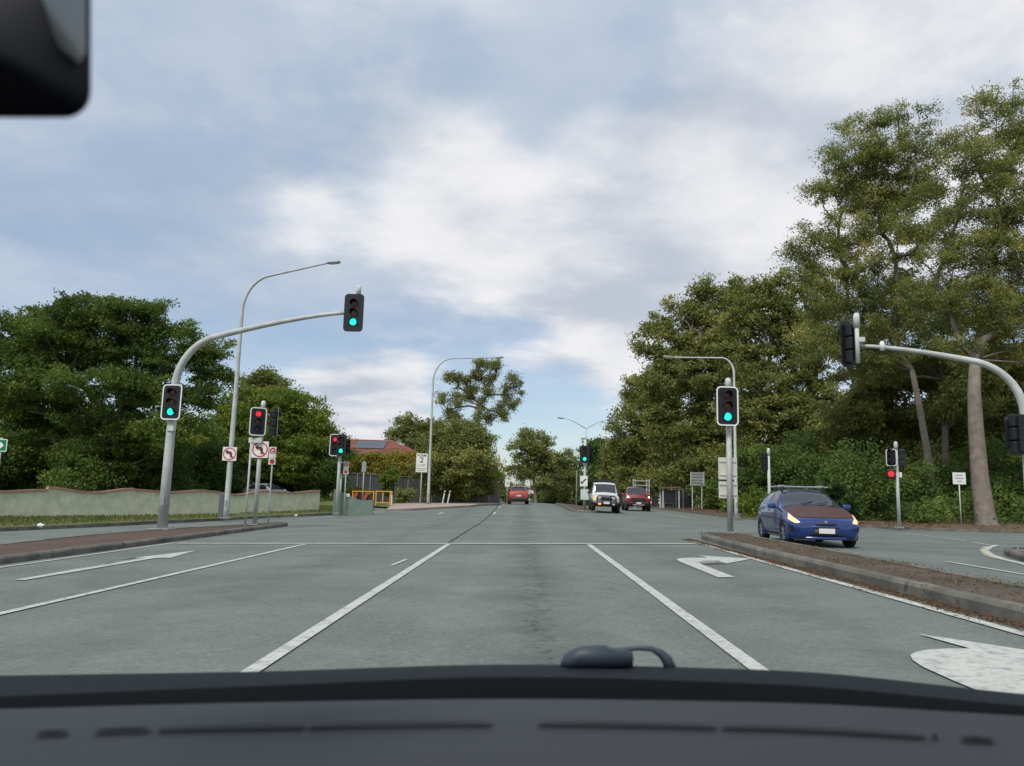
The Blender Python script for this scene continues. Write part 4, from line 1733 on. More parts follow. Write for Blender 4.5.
class Shell:
    """car body surface lofted through stations (y, zb, zm, zbelt, ztop, wb, wm, wbelt, wtop)"""

    def __init__(self, st):
        self.st = np.array(st, float)
        self.y = self.st[:, 0]

    def section(self, y):
        q = [pchip(self.y, self.st[:, c], y) for c in range(1, 9)]
        zb, zm, ze_, zt_, wb, wm, we, wt = q
        return [(0, zb), (wb * .9, zb), (wb, zb + .07), (wm, zm), (wm * .995, zm + (ze_ - zm) * .55), (we, ze_),
                (we * .48 + wt * .52 + .015, ze_ + (zt_ - ze_) * .5), (wt, zt_ - min(.05, (zt_ - ze_) * .4)), (wt * .72, zt_ + .0), (0, zt_ + .025)]

    def pt(self, y, v, side):
        P = self.section(y)
        v = min(max(v, 0), 9)
        i = min(int(v), 8)
        t_ = v - i
        p0, p1, p2, p3 = P[max(i - 1, 0)], P[i], P[i + 1], P[min(i + 2, 9)]
        out = []
        for c in (0, 1):
            a, b_, c_, d_ = p0[c], p1[c], p2[c], p3[c]
            m1, m2 = (c_ - a) * .5 * .7, (d_ - b_) * .5 * .7
            out.append((2 * t_**3 - 3 * t_**2 + 1) * b_ + (t_**3 - 2 * t_**2 + t_) * m1 + (-2 * t_**3 + 3 * t_**2) * c_ + (t_**3 - t_**2) * m2)
        return Vector((out[0] * side, y, out[1]))

    def nrm(self, y, v, side):
        e_ = .01
        y0, y1 = max(y - e_, self.y[0]), min(y + e_, self.y[-1])
        a = self.pt(y1, v, side) - self.pt(y0, v, side)
        b_ = self.pt(y, min(v + .05, 9), side) - self.pt(y, max(v - .05, 0), side)
        n_ = a.cross(b_) * side
        if n_.length < 1e-9:
            return Vector((0, 0, 1))
        n_.normalize()
        return n_

    def body(self, name, material, parent, wheels, ny=64, nv=28):
        ys = np.interp(np.linspace(0, 1, ny), np.linspace(0, 1, 5), np.linspace(self.y[0], self.y[-1], 5))
        ys = np.unique(np.concatenate([ys, self.y]))
        vs, fs = [], []
        nn = nv + 1
        full = [(v_, 1) for v_ in np.linspace(0, 9, nn)] + [(v_, -1) for v_ in np.linspace(9, 0, nn)[1:-1]]
        m_ = len(full)
        for y_ in ys:
            for (v_, s_) in full:
                vs.append(self.pt(y_, v_, s_))
        for i in range(len(ys) - 1):
            for j in range(m_):
                j2 = (j + 1) % m_
                f_ = (i * m_ + j, i * m_ + j2, (i + 1) * m_ + j2, (i + 1) * m_ + j)
                c = (vs[f_[0]] + vs[f_[1]] + vs[f_[2]] + vs[f_[3]]) / 4
                cut = False
                for (wy, wz, wr) in wheels:
                    if abs(c.x) > .45 and (c.y - wy)**2 + (c.z - wz)**2 < (wr * 1.10)**2:
                        cut = True
                if not cut:
                    fs.append(f_)
        fs.append(tuple(range(m_)))
        fs.append(tuple((len(ys) - 1) * m_ + j for j in reversed(range(m_))))
        o = MB().add(vs, fs).build(name, material, parent, True)
        return o

    def patch(self, name, material, parent, y0, y1, v0, v1, side=0, off=.006, n=10, mth=10):
        """y0/y1 may depend on v (callables); side 0 spans both halves over the top"""
        fy0 = y0 if callable(y0) else (lambda v_: y0)
        fy1 = y1 if callable(y1) else (lambda v_: y1)
        cols = []
        if side:
            cols = [(v0 + (v1 - v0) * j / mth, side) for j in range(mth + 1)]
        else:
            cols = [(v0 + (v1 - v0) * j / mth, 1) for j in range(mth + 1)] + [(v1 + (v0 - v1) * j / mth, -1) for j in range(1, mth + 1)]
        vs, fs = [], []
        for (v_, s_) in cols:
            for i in range(n + 1):
                y_ = fy0(v_) + (fy1(v_) - fy0(v_)) * i / n
                vs.append(self.pt(y_, v_, s_) + self.nrm(y_, v_, s_) * off)
        for j in range(len(cols) - 1):
            for i in range(n):
                fs.append((j * (n + 1) + i, j * (n + 1) + i + 1, (j + 1) * (n + 1) + i + 1, (j + 1) * (n + 1) + i))
        # give it a rim so that it is a thin shell, not a loose sheet
        return MB().add(vs, fs).build(name, material, parent, True)


def wheel(parent, x, y, r, wd, rim=RIM):
    s_ = 1 if x > 0 else -1
    n = 28
    prof = [(-wd / 2, r * .62), (-wd / 2, r * .93), (-wd * .36, r), (wd * .36, r), (wd / 2, r * .93), (wd / 2, r * .62)]
    vs, fs = [], []
    for i in range(n):
        a = 2 * math.pi * i / n
        for (xx, rr) in prof:
            vs.append((xx, rr * math.cos(a), rr * math.sin(a)))
    k_ = len(prof)
    for i in range(n):
        for j in range(k_):
            fs.append((i * k_ + j, i * k_ + (j + 1) % k_, ((i + 1) % n) * k_ + (j + 1) % k_, ((i + 1) % n) * k_ + j))
    w_ = MB().add(vs, fs).build('wheel', RUBBER, parent, True)
    w_.location = (x, y, r)
    m_ = MB()
    xo = s_ * wd * .40
    for i in range(7):
        a = 2 * math.pi * i / 7
        ca, sa = math.cos(a), math.sin(a)
        rot = Matrix.Rotation(a, 3, 'X')
        m_.box(rot @ Vector((xo, 0, r * .36)), (.03, r * .15, r * .50), rot)
    m_.add([(xo - s_ * .02, r * .62 * math.cos(2 * math.pi * i / 20), r * .62 * math.sin(2 * math.pi * i / 20)) for i in range(20)] +
           [(xo - s_ * .02, r * .54 * math.cos(2 * math.pi * i / 20), r * .54 * math.sin(2 * math.pi * i / 20)) for i in range(20)],
           [(i, (i + 1) % 20, 20 + (i + 1) % 20, 20 + i) for i in range(20)])
    m_.tube([(xo - s_ * .02, 0, 0), (xo + s_ * .02, 0, 0)], r * .16, 12)
    m_.build('rim', rim, w_)
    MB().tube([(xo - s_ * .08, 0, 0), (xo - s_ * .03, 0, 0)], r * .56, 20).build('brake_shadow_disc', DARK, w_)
    return w_


def arch(parent, x, y, z, r, material, wd=.05):
    s_ = 1 if x > 0 else -1
    vs, fs = [], []
    n = 20
    for i in range(n + 1):
        a = R(-22 + 224 * i / n)
        for (rr, xx) in ((r * 1.06, x - s_ * .10), (r * 1.06, x + s_ * .008), (r * 1.17, x + s_ * .008), (r * 1.20, x - s_ * .06)):
            vs.append((xx, y + rr * math.cos(a), z + rr * math.sin(a)))
    for i in range(n):
        for j in range(3):
            fs.append((i * 4 + j, i * 4 + j + 1, i * 4 + 4 + j + 1, i * 4 + 4 + j))
    MB().add(vs, fs).build('wheel_arch', material, parent, True)
    # inner liner
    vs, fs = [], []
    for i in range(n + 1):
        a = R(180 * i / n)
        for xx in (x - s_ * .02, x - s_ * .42):
            vs.append((xx, y + r * 1.12 * math.cos(a), z + r * 1.12 * math.sin(a)))
    for i in range(n):
        fs.append((i * 2, i * 2 + 1, i * 2 + 3, i * 2 + 2))
    vs2 = [(x - s_ * .42, y + r * 1.14 * math.cos(math.pi * i / (n - 1)), z + r * 1.14 * math.sin(math.pi * i / (n - 1))) for i in range(n)]
    o_ = len(vs)
    MB().add(vs + vs2, fs + [tuple(o_ + i for i in range(n))]).build('wheel_well', DARK, parent)


def place_vehicle(t_, x, y, rz):
    e_ = .8
    nx = -(gz(x + e_, y) - gz(x - e_, y)) / (2 * e_)
    ny = -(gz(x, y + e_) - gz(x, y - e_)) / (2 * e_)
    nrm = Vector((nx, ny, 1)).normalized()
    q_ = Vector((0, 0, 1)).rotation_difference(nrm) @ Matrix.Rotation(rz, 3, 'Z').to_quaternion()
    t_.rotation_mode = 'QUATERNION'
    t_.rotation_quaternion = q_
    t_.location = (x, y, gz(x, y) + .002)


def mirror(parent, x, y, z, material, s=1.0):
    m_ = MB().box((x, y, z), (.20 * s, .12 * s, .14 * s), bev=.035 * s)
    o = m_.build('side_mirror', material, parent, True)
    MB().box((x * .94, y + .02, z - .03), (.14, .04, .04)).build('mirror_stalk', DARK, o)
    return o


HATCH = [(-2.03, .34, .44, .55, .58, .52, .62, .54, .42), (-1.98, .23, .46, .61, .645, .68, .745, .67, .55), (-1.80, .18, .49, .69, .735, .77, .825, .75, .63),
         (-1.35, .17, .50, .81, .865, .80, .85, .80, .67), (-.98, .17, .50, .875, .945, .80, .855, .81, .69), (-.86, .17, .50, .895, .975, .80, .855, .81, .69),
         (-.12, .17, .50, .935, 1.345, .80, .855, .815, .585), (.30, .17, .50, .945, 1.40, .80, .855, .81, .585), (.95, .17, .52, .965, 1.39, .80, .855, .80, .575),
         (1.42, .18, .54, .99, 1.34, .79, .845, .78, .555), (1.80, .22, .56, .98, 1.11, .75, .81, .74, .56), (1.96, .28, .58, .91, .96, .70, .77, .70, .55), (2.02, .38, .60, .84, .88, .58, .70, .62, .45)]


def make_hatch(label, paint, bonnet_mat, lights, rack, cat='car', name='hatchback'):
    t_ = thing(name, label, cat)
    S_ = Shell(HATCH)
    wr = .31
    wh = [(-1.30, wr, wr), (1.24, wr, wr)]
    S_.body('body', paint, t_, wh)
    for (wy, wz, r_) in wh:
        for s_ in (-1, 1):
            wheel(t_, s_ * .745, wy, wr, .20)
            arch(t_, s_ * .842, wy, wz, wr, paint)
    S_.patch('bonnet', bonnet_mat, t_, lambda v_: -1.93 + .05 * (9 - v_), -.90, 6.0, 9, 0, .008)
    S_.patch('windscreen', GLASS, t_, -.83, -.14, 7.08, 9, 0, .008)
    S_.patch('rear_window', GLASS, t_, 1.46, 1.76, 7.4, 9, 0, .008)
    for s_ in (-1, 1):
        S_.patch('door_window', GLASS, t_, lambda v_: -.62 + .42 * (v_ - 5.25) / 1.65, .30, 5.25, 6.9, s_, .007)
        S_.patch('rear_door_window', GLASS, t_, .37, lambda v_: 1.28 - .16 * (v_ - 5.25) / 1.65, 5.25, 6.9, s_, .007)
        S_.patch('headlight', lights, t_, lambda v_: -2.008 + .03 * abs(v_ - 5.0), lambda v_: -1.70 + .14 * (v_ - 4.4), 4.35, 5.75, s_, .012)
        S_.patch('fog_light', DARK, t_, -1.965, -1.86, 2.5, 3.3, s_, .008)
        S_.patch('tail_light', mat('tail_red', (.35, .02, .02), .2), t_, 1.80, 1.94, 4.4, 5.6, s_, .008)
        for yy in (-.58, .33, 1.15):
            S_.patch('door_seam', DARK, t_, yy, yy + .012, 2.2, 5.0, s_, .004, 1)
        S_.patch('sill_trim', DARK, t_, -.92, .86, 1.9, 2.25, s_, .006)
        h_ = S_.pt(.16, 4.55, s_)
        MB().box(h_ + Vector((s_ * .015, 0, 0)), (.03, .17, .03), bev=.01).build('door_handle', paint, t_)
        h_ = S_.pt(.98, 4.55, s_)
        MB().box(h_ + Vector((s_ * .015, 0, 0)), (.03, .17, .03), bev=.01).build('door_handle', paint, t_)
        mirror(t_, s_ * .94, -.58, .965, paint)
    # nose furniture, bowed like the bumper
    def bow(z0, z1, hw, y0, name_, mt, dep=.03):
        vs, fs = [], []
        n = 14
        for i in range(n + 1):
            x = -hw + 2 * hw * i / n
            yy = y0 + .20 * (x / .75) ** 2
            vs += [(x, yy, z0), (x, yy, z1), (x, yy + dep, z1), (x, yy + dep, z0)]
        for i in range(n):
            for r in range(4):
                fs.append((i * 4 + r, i * 4 + (r + 1) % 4, i * 4 + 4 + (r + 1) % 4, i * 4 + 4 + r))
        fs += [(0, 1, 2, 3), tuple(n * 4 + r for r in (3, 2, 1, 0))]
        return MB().add(vs, fs).build(name_, mt, t_, True)
    bow(.265, .44, .54, -2.055, 'lower_grille', DARK, .10)
    bow(.455, .515, .68, -2.065, 'bumper_bar', paint, .12)
    bow(.525, .585, .52, -2.052, 'grille', DARK, .10)
    bow(.185, .255, .66, -2.06, 'front_lip', paint, .12)
    MB().box((0, -2.09, .395), (.37, .02, .12), bev=.005).build('number_plate', PLATE, t_)
    MB().prism(circle(.04, 16, 0, .605), -2.04, -2.0).build('badge', RIM, t_)
    for xx in (-.28, .10):
        MB().tube([(xx, -.84, 1.03), (xx + .34, -.70, 1.09)], .010, 5).build('wiper', DARK, t_)
    MB().tube([(0, 1.0, 1.46), (0, 1.18, 1.62)], .006, 5).build('aerial', DARK, t_)
    if rack:
        for yy in (-.02, .72):
            MB().box((0, yy, 1.475), (1.30, .09, .04), bev=.012).build('roof_bar', RIM, t_)
            for s_ in (-1, 1):
                MB().box((s_ * .54, yy, 1.415), (.06, .10, .13), bev=.01).build('rack_foot', DARK, t_)
        for s_ in (-1, 1):
            MB().tube([(s_ * .50, -.14, 1.50), (s_ * .52, .30, 1.505), (s_ * .50, .86, 1.50)], .016, 8).build('rack_rail', RIM, t_, True)
    return t_


BLUE = mat('blue_paint', (.010, .036, .16), .25, .1, .5, coat=.8)
BROWN = mat('oxidised_bonnet', (.085, .043, .038), .55, 0, .3, var=.15, vscale=5)
HL_WARM = mat('lit_headlamp', (.30, .27, .22), .2, emit=(1.0, .62, .28), estr=.62)
HL_WHITE = mat('lit_white_headlamp', (.7, .7, .6), .2, emit=(1.0, .90, .66), estr=1.5)
HL_OFF = mat('clear_headlamp', (.45, .47, .5), .12, 0, .8)
AMBER = mat('lit_indicator', (.7, .25, .02), .3, emit=(1.0, .36, .03), estr=1.0)
car = make_hatch('blue hatchback with brown bonnet and roof rack, headlights on, in the right carriageway', BLUE, BROWN, HL_WARM, True)
bc = G(817, 543.0)
place_vehicle(car, 7.45, 20.9, R(-5))

SILVER = mat('silver_paint', (.70, .71, .72), .3, .3, .5, coat=.6)
car2 = make_hatch('silver car parked behind the green wall, only its top showing', SILVER, SILVER, HL_OFF, False, 'car', 'parked_car')
pw = at(272, 495, 55)
car2.rotation_euler = (0, 0, R(66))
zg = at(272, 483.8, 55).z - 1.40
car2.location = (pw.x - .2, 55.0, max(zg, gz(pw.x, 55) - .1))
# the yard behind the wall is a little higher than the verge
ypoly = [(car2.location.x - 3.2, 51.5), (car2.location.x + 1.2, 54.0), (car2.location.x + 4.0, 64), (car2.location.x - 6, 64)]
yz = car2.location.z
sheet('yard', ypoly, PINKC, 0, 3.0, None, 'structure', lambda x, y: yz, .9)

# --- white four wheel drive
FWD = [(-2.36, .58, .74, .98, 1.03, .66, .78, .74, .62), (-2.30, .52, .76, 1.04, 1.10, .74, .86, .80, .70), (-1.6, .50, .78, 1.10, 1.17, .78, .88, .82, .74),
       (-.95, .50, .80, 1.13, 1.22, .80, .90, .84, .76), (-.85, .50, .80, 1.15, 1.26, .80, .90, .85, .76), (-.45, .50, .80, 1.20, 1.88, .80, .90, .86, .70),
       (-.15, .50, .80, 1.20, 1.98, .80, .90, .86, .70), (1.2, .50, .80, 1.20, 1.99, .80, .90, .86, .70), (2.2, .52, .80, 1.20, 1.96, .80, .90, .86, .69),
       (2.36, .54, .80, 1.20, 1.90, .78, .88, .85, .67), (2.40, .58, .82, 1.15, 1.80, .72, .84, .80, .60)]
t = thing('four_wheel_drive', 'white four wheel drive with black bull bar and roof rack by the far median', 'car')
S_ = Shell(FWD)
WHITEP = mat('white_car_paint', (.62, .63, .62), .35, 0, .5, coat=.4)
S_.body('body', WHITEP, t, [(-1.45, .42, .42), (1.45, .42, .42)])
for wy in (-1.45, 1.45):
    for s_ in (-1, 1):
        wheel(t, s_ * .80, wy, .42, .27, STEEL_D)
        arch(t, s_ * .905, wy, .42, .42, DARK)
S_.patch('windscreen', GLASS, t, -.80, -.48, 7.2, 9, 0, .008)
for s_ in (-1, 1):
    S_.patch('door_window', GLASS, t, lambda v_: -.60 + .2 * (v_ - 5.2) / 1.6, .45, 5.2, 6.8, s_, .007)
    S_.patch('rear_side_window', GLASS, t, .55, 2.1, 5.2, 6.8, s_, .007)
    mirror(t, s_ * 1.02, -.62, 1.30, DARK, 1.2)
    MB().box((s_ * .52, -2.385, .93), (.24, .05, .20), bev=.03).build('headlight', HL_OFF, t)
    MB().box((s_ * .76, -2.36, .95), (.14, .05, .18), bev=.02).build('indicator', AMBER if s_ < 0 else HL_OFF, t)
MB().box((0, -2.38, .93), (.74, .05, .22), bev=.02).build('grille', DARK, t)
m_ = MB()
m_.tube([(-.92, -2.40, .62), (-.75, -2.58, .62), (.75, -2.58, .62), (.92, -2.40, .62)], .10, 8)
m_.tube([(-.62, -2.58, .66), (-.60, -2.60, 1.02), (-.50, -2.60, 1.10), (.50, -2.60, 1.10), (.60, -2.60, 1.02), (.62, -2.58, .66)], .045, 8)
m_.tube([(-.25, -2.6, .66), (-.25, -2.6, 1.1)], .035, 8).tube([(.25, -2.6, .66), (.25, -2.6, 1.1)], .035, 8)
m_.build('bull_bar', DARK, t, True)
MB().box((0, -2.70, .66), (.37, .015, .13)).build('number_plate', PLATE, t)
for s_ in (-1, 1):
    MB().box((s_ * .45, -2.70, .58), (.18, .03, .10), bev=.02).build('fog_light', HL_OFF if s_ > 0 else AMBER, t)
m_ = MB()
for yy in (0, .7, 1.4, 2.0):
    m_.box((0, yy, 2.10), (1.30, .05, .04))
for xx in (-.66, .66):
    m_.box((xx, 1.0, 2.13), (.05, 2.3, .12))
m_.box((0, -.12, 2.13), (1.36, .05, .12))
for xx in (-.6, .6):
    for yy in (.1, 1.0, 1.9):
        m_.box((xx, yy, 2.03), (.05, .08, .14))
m_.build('roof_rack', DARK, t)
MB().tube([(.92, -1.0, 1.15), (.88, -.62, 1.35), (.80, -.42, 1.95), (.80, -.42, 2.12)], .05, 8).build('snorkel', DARK, t, True)
MB().box((0, 0, .48), (1.3, 4.0, .14)).build('chassis', DARK, t)
p = G(607, 513.2)
place_vehicle(t, p.x, p.y + 2.2, R(-2))

# --- red pickup
PK = [(-2.62, .56, .72, .98, 1.03, .62, .76, .70, .58), (-2.55, .48, .74, 1.06, 1.12, .74, .88, .80, .68), (-1.9, .44, .76, 1.14, 1.22, .82, .93, .86, .74),
      (-1.30, .44, .78, 1.18, 1.28, .84, .94, .87, .76), (-1.18, .44, .78, 1.19, 1.31, .84, .94, .87, .76), (-.50, .44, .78, 1.22, 1.80, .84, .94, .87, .66),
      (-.1, .44, .78, 1.22, 1.87, .84, .94, .87, .66), (.70, .44, .78, 1.22, 1.85, .84, .94, .87, .65), (.95, .44, .78, 1.21, 1.74, .84, .94, .87, .66),
      (1.0, .44, .78, 1.18, 1.26, .84, .94, .87, .80), (2.50, .46, .80, 1.18, 1.25, .84, .93, .86, .80), (2.62, .55, .82, 1.14, 1.20, .80, .90, .84, .76)]
t = thing('pickup_truck', 'red pickup truck with lit white headlights behind the white four wheel drive', 'pickup')
S_ = Shell(PK)
REDP = mat('red_car_paint', (.24, .014, .020), .28, .1, .5, coat=.8)
S_.body('body', REDP, t, [(-1.62, .41, .41), (1.60, .41, .41)])
for wy in (-1.62, 1.60):
    for s_ in (-1, 1):
        wheel(t, s_ * .84, wy, .41, .27, STEEL_D)
        arch(t, s_ * .945, wy, .41, .41, DARK)
S_.patch('windscreen', GLASS, t, -1.12, -.54, 7.25, 9, 0, .008)
for s_ in (-1, 1):
    S_.patch('door_window', GLASS, t, lambda v_: -.80 + .4 * (v_ - 5.2) / 1.6, -.02, 5.2, 6.8, s_, .007)
    S_.patch('rear_door_window', GLASS, t, .06, .78, 5.2, 6.8, s_, .007)
    mirror(t, s_ * 1.06, -.78, 1.25, REDP, 1.25)
    S_.patch('headlight', HL_WHITE, t, -2.585, -2.36, 4.6, 6.2, s_, .02)
MB().box((0, -2.62, .88), (1.12, .08, .30), bev=.04).build('grille', DARK, t)
MB().box((0, -2.64, .60), (1.55, .10, .20), bev=.05).build('bumper', DARK, t)
MB().box((0, -2.64, .47), (.9, .08, .06), bev=.02).build('skid_plate', RIM, t)
MB().box((0, -2.71, .62), (.37, .015, .12)).build('number_plate', PLATE, t)
MB().box((0, 0, .42), (1.3, 4.4, .12)).build('chassis', DARK, t)
p = G(640, 511.3)
place_vehicle(t, p.x, p.y + 2.4, R(-3))

# --- red hatch seen from behind
t = thing('small_suv', 'red SUV driving away over the crest in the left carriageway', 'car')
SUV = [(-2.15, .40, .55, .75, .80, .60, .70, .62, .50), (-2.0, .26, .58, .85, .90, .76, .84, .76, .62), (-1.4, .24, .60, .98, 1.05, .82, .88, .82, .70),
       (-1.0, .24, .60, 1.02, 1.12, .83, .89, .83, .70), (-.25, .24, .60, 1.06, 1.56, .83, .89, .83, .60), (.3, .24, .60, 1.07, 1.62, .83, .89, .83, .61),
       (1.2, .24, .62, 1.08, 1.60, .83, .89, .82, .60), (1.70, .26, .64, 1.09, 1.50, .82, .88, .80, .60), (2.02, .30, .66, 1.05, 1.16, .80, .87, .79, .66),
       (2.12, .34, .66, .98, 1.04, .77, .85, .76, .62), (2.17, .42, .66, .90, .95, .68, .78, .70, .55)]
S_ = Shell(SUV)
ORP = mat('orange_red_paint', (.34, .060, .040), .3, .1, .5, coat=.7)
S_.body('body', ORP, t, [(-1.32, .34, .34), (1.32, .34, .34)])
for wy in (-1.32, 1.32):
    for s_ in (-1, 1):
        wheel(t, s_ * .78, wy, .34, .22)
        arch(t, s_ * .885, wy, .34, .34, DARK)
S_.patch('rear_window', GLASS, t, 1.74, 1.99, 7.3, 9, 0, .008)
S_.patch('windscreen', GLASS, t, -.94, -.29, 7.3, 9, 0, .008)
for s_ in (-1, 1):
    S_.patch('door_window', GLASS, t, lambda v_: -.68 + .4 * (v_ - 5.2) / 1.6, .35, 5.2, 6.8, s_, .007)
    S_.patch('rear_door_window', GLASS, t, .42, 1.5, 5.2, 6.8, s_, .007)
    S_.patch('tail_light', mat('tail_red_b', (.30, .02, .02), .2, emit=(.8, .05, .03), estr=.25), t, 1.98, 2.13, 4.2, 5.7, s_, .010)
    mirror(t, s_ * .98, -.62, 1.1, ORP)
MB().box((0, 2.15, .46), (1.5, .12, .26), bev=.05).build('bumper', DARK, t)
MB().box((0, 2.19, .75), (.37, .02, .12)).build('number_plate', PLATE, t)
MB().box((0, 1.66, 1.58), (1.05, .22, .035), bev=.01).build('spoiler', mat('painted_roof_reflection', (.55, .55, .55), .3), t)  # pale grey colour paints in the whitish reflection along the roof top
for xx in (-.56, .56):
    MB().box((xx, .6, 1.655), (.04, 1.8, .04), bev=.01).build('roof_rail', RIM, t)
MB().box((0, 0, .30), (1.3, 3.6, .10)).build('chassis', DARK, t)
p = at(518, 505.3, 69)
place_vehicle(t, p.x, 70.0, R(182))
t.rotation_quaternion = t.rotation_quaternion

# ------------------------------------------------------------------ our own car: dashboard, cowl, wiper, mirror, screen pillars
own = thing('car', 'interior of the car we sit in, dark dashboard below and mirror top left', 'car')
own.rotation_euler = (0, -CROSS, 0)
INV = Matrix.Rotation(CROSS, 3, 'Y')


def cl(px, py, Y):
    """pixel at forward distance Y in the car's own frame"""
    return INV @ at(px, py, Y)


PXS = [-420, -200, 0, 128, 256, 384, 512, 640, 768, 896, 1024, 1224, 1450]


def prof(vals, px):
    return float(np.interp(px, [0, 256, 512, 768, 1024], vals)) if 0 <= px <= 1024 else \
        (vals[0] + (vals[0] - vals[1]) * (-px) / 256 if px < 0 else vals[4] + (vals[4] - vals[3]) * (px - 1024) / 256)


def smooth_prof(vals):
    xs = [0, 256, 512, 768, 1024]

    def f_(px):
        if px < 0:
            return vals[0] + (vals[0] - vals[1]) / 256 * (-px)
        if px > 1024:
            return vals[4] + (vals[4] - vals[3]) / 256 * (px - 1024)
        return pchip(xs, vals, px)
    return f_


def loft_rows(rows, name, material, parent, nsub=6):
    """rows: (Y, five pixel heights)"""
    px = np.linspace(-420, 1450, 66)
    fs_ = [(Y, smooth_prof(v)) for Y, v in rows]
    vs, fs = [], []
    for (Y, f_) in fs_:
        for x in px:
            vs.append(cl(x, f_(x), Y - .00000018 * (x - 560) ** 2 * Y))
    n = len(px)
    for j in range(len(rows) - 1):
        for i in range(n - 1):
            fs.append((j * n + i, j * n + i + 1, (j + 1) * n + i + 1, (j + 1) * n + i))
    return MB().add(vs, fs).build(name, material, parent, True)


def dashplastic(name, ca, cb, bs):
    mt = mat(name, ca, .62, 0, .35, var_col=cb, vscale=900, bump=.25, bscale=bs)
    return mt


DASH = dashplastic('grey_dash_plastic', (.026, .030, .035), (.037, .042, .049), 1400)
COWL = mat('cowl_plastic', (.014, .018, .022), .75, 0, .12, var=.1, vscale=60)
SEAL = mat('black_seal', (.0035, .0035, .005), .9, 0, .05)
WIP = mat('wiper_plastic', (.035, .048, .066), .5, 0, .4)


def add5(v, d):
    return [q + d for q in v]


crest = [709, 702.5, 699, 702.5, 716]
slot = [733.5, 725, 721.5, 726.5, 741]
cowl_top = [675.5, 671.5, 664.5, 670, 694]
blk_top = [696.5, 686, 677, 684, 706]
rows = [(.40, add5(slot, 150)), (.44, add5(slot, 100)), (.50, add5(slot, 52)), (.55, add5(slot, 26)), (.60, add5(slot, 6)), (.612, add5(slot, 1.0)), (.618, add5(slot, 2.2)), (.63, add5(slot, -2.5)),
        (.70, [(a * .45 + c * .55) for a, c in zip(slot, crest)]), (.77, add5(crest, 1.2)), (.80, crest), (.815, add5(crest, 2.0)), (.83, add5(crest, 9.0)), (.84, add5(crest, 20))]
dash = loft_rows(rows, 'dashboard', DASH, own)
loft_rows([(.80, add5(crest, 30)), (.86, add5(crest, 10)), (.94, add5(crest, -3)), (1.02, add5(blk_top, 2.0)), (1.045, blk_top), (1.05, add5(blk_top, 8))], 'windscreen_seal', SEAL, own)
loft_rows([(1.03, add5(blk_top, 6)), (1.06, add5(blk_top, -1.5)), (1.12, [(a * .4 + c * .6) for a, c in zip(blk_top, cowl_top)]), (1.17, add5(cowl_top, .8)), (1.19, cowl_top), (1.21, add5(cowl_top, 1.6)), (1.25, add5(cowl_top, 16))], 'cowl', COWL, own)
fslot = smooth_prof(slot)
for (a, c) in ((37, 68), (95, 150), (158, 305), (309, 492), (538, 716), (722, 925), (932, 938), (961, 994)):
    n = 10
    vs, fs = [], []
    for i in range(n + 1):
        x = a + (c - a) * i / n
        e_ = math.sin(math.pi * i / n) ** .35
        hw = (1.2 if c - a < 80 else .42) * e_ + .1
        for dd, YY in ((-hw, .6135), (hw, .6035)):
            vs.append(cl(x, fslot(x) + dd, (YY - .004) - .00000018 * (x - 560) ** 2 * YY))
    for i in range(n):
        fs.append((2 * i, 2 * i + 2, 2 * i + 3, 2 * i + 1))
    MB().add(vs, fs).build('vent_slot', SEAL, dash)

# bonnet runs on ahead below the line of sight, with the nose and front wheels under it
BON = mat('bonnet_paint', (.10, .11, .12), .3, .2, .5, coat=.6)
vs, fs = [], []
ny_, nx_ = 8, 12
for j in range(ny_ + 1):
    u = j / ny_
    for i in range(nx_ + 1):
        s_ = -1 + 2 * i / nx_
        vs.append((-.38 + s_ * (.80 - .12 * u * u), 1.20 + .98 * u, .84 - .22 * u - .05 * s_ * s_ - (.16 * max(0, u - .85) / .15)))
for j in range(ny_):
    for i in range(nx_):
        fs.append((j * (nx_ + 1) + i, j * (nx_ + 1) + i + 1, (j + 1) * (nx_ + 1) + i + 1, (j + 1) * (nx_ + 1) + i))
MB().add(vs, fs).build('bonnet', BON, own, True)
MB().box((-.38, 1.0, .45), (1.50, 2.3, .45), bev=.08).build('lower_body', BON, own)
MB().box((-.38, -.9, .30), (1.50, 2.2, .12), bev=.03).build('floor_pan', DARK, own)
for s_ in (-1, 1):
    wheel(own, -.38 + s_ * .79, 1.35, .31, .20)
    wheel(own, -.38 + s_ * .79, -1.25, .31, .20)
    MB().box((-.38 + s_ * .80, -.6, .62), (.10, 2.6, .62), bev=.03).build('door_panel', DARK, own)
MB().box((-.38, -1.95, .75), (1.5, .2, .9), bev=.06).build('tailgate', BON, own)
LINER = mat('roof_lining', (.20, .19, .18), .9)
MB().box((-.38, -.88, 1.475), (1.22, 1.96, .035), bev=.012).build('roof', LINER, own)
for s_ in (-1, 1):
    MB().tube([(-.32 + s_ * .92, .80, .98), (-.32 + s_ * .84, .40, 1.28), (-.32 + s_ * .66, .06, 1.47)], .035, 8).build('front_pillar', DARK, own, True)
    MB().tube([(-.38 + s_ * .60, -1.8, 1.46), (-.38 + s_ * .70, -1.98, 1.1)], .04, 8).build('rear_pillar', DARK, own, True)

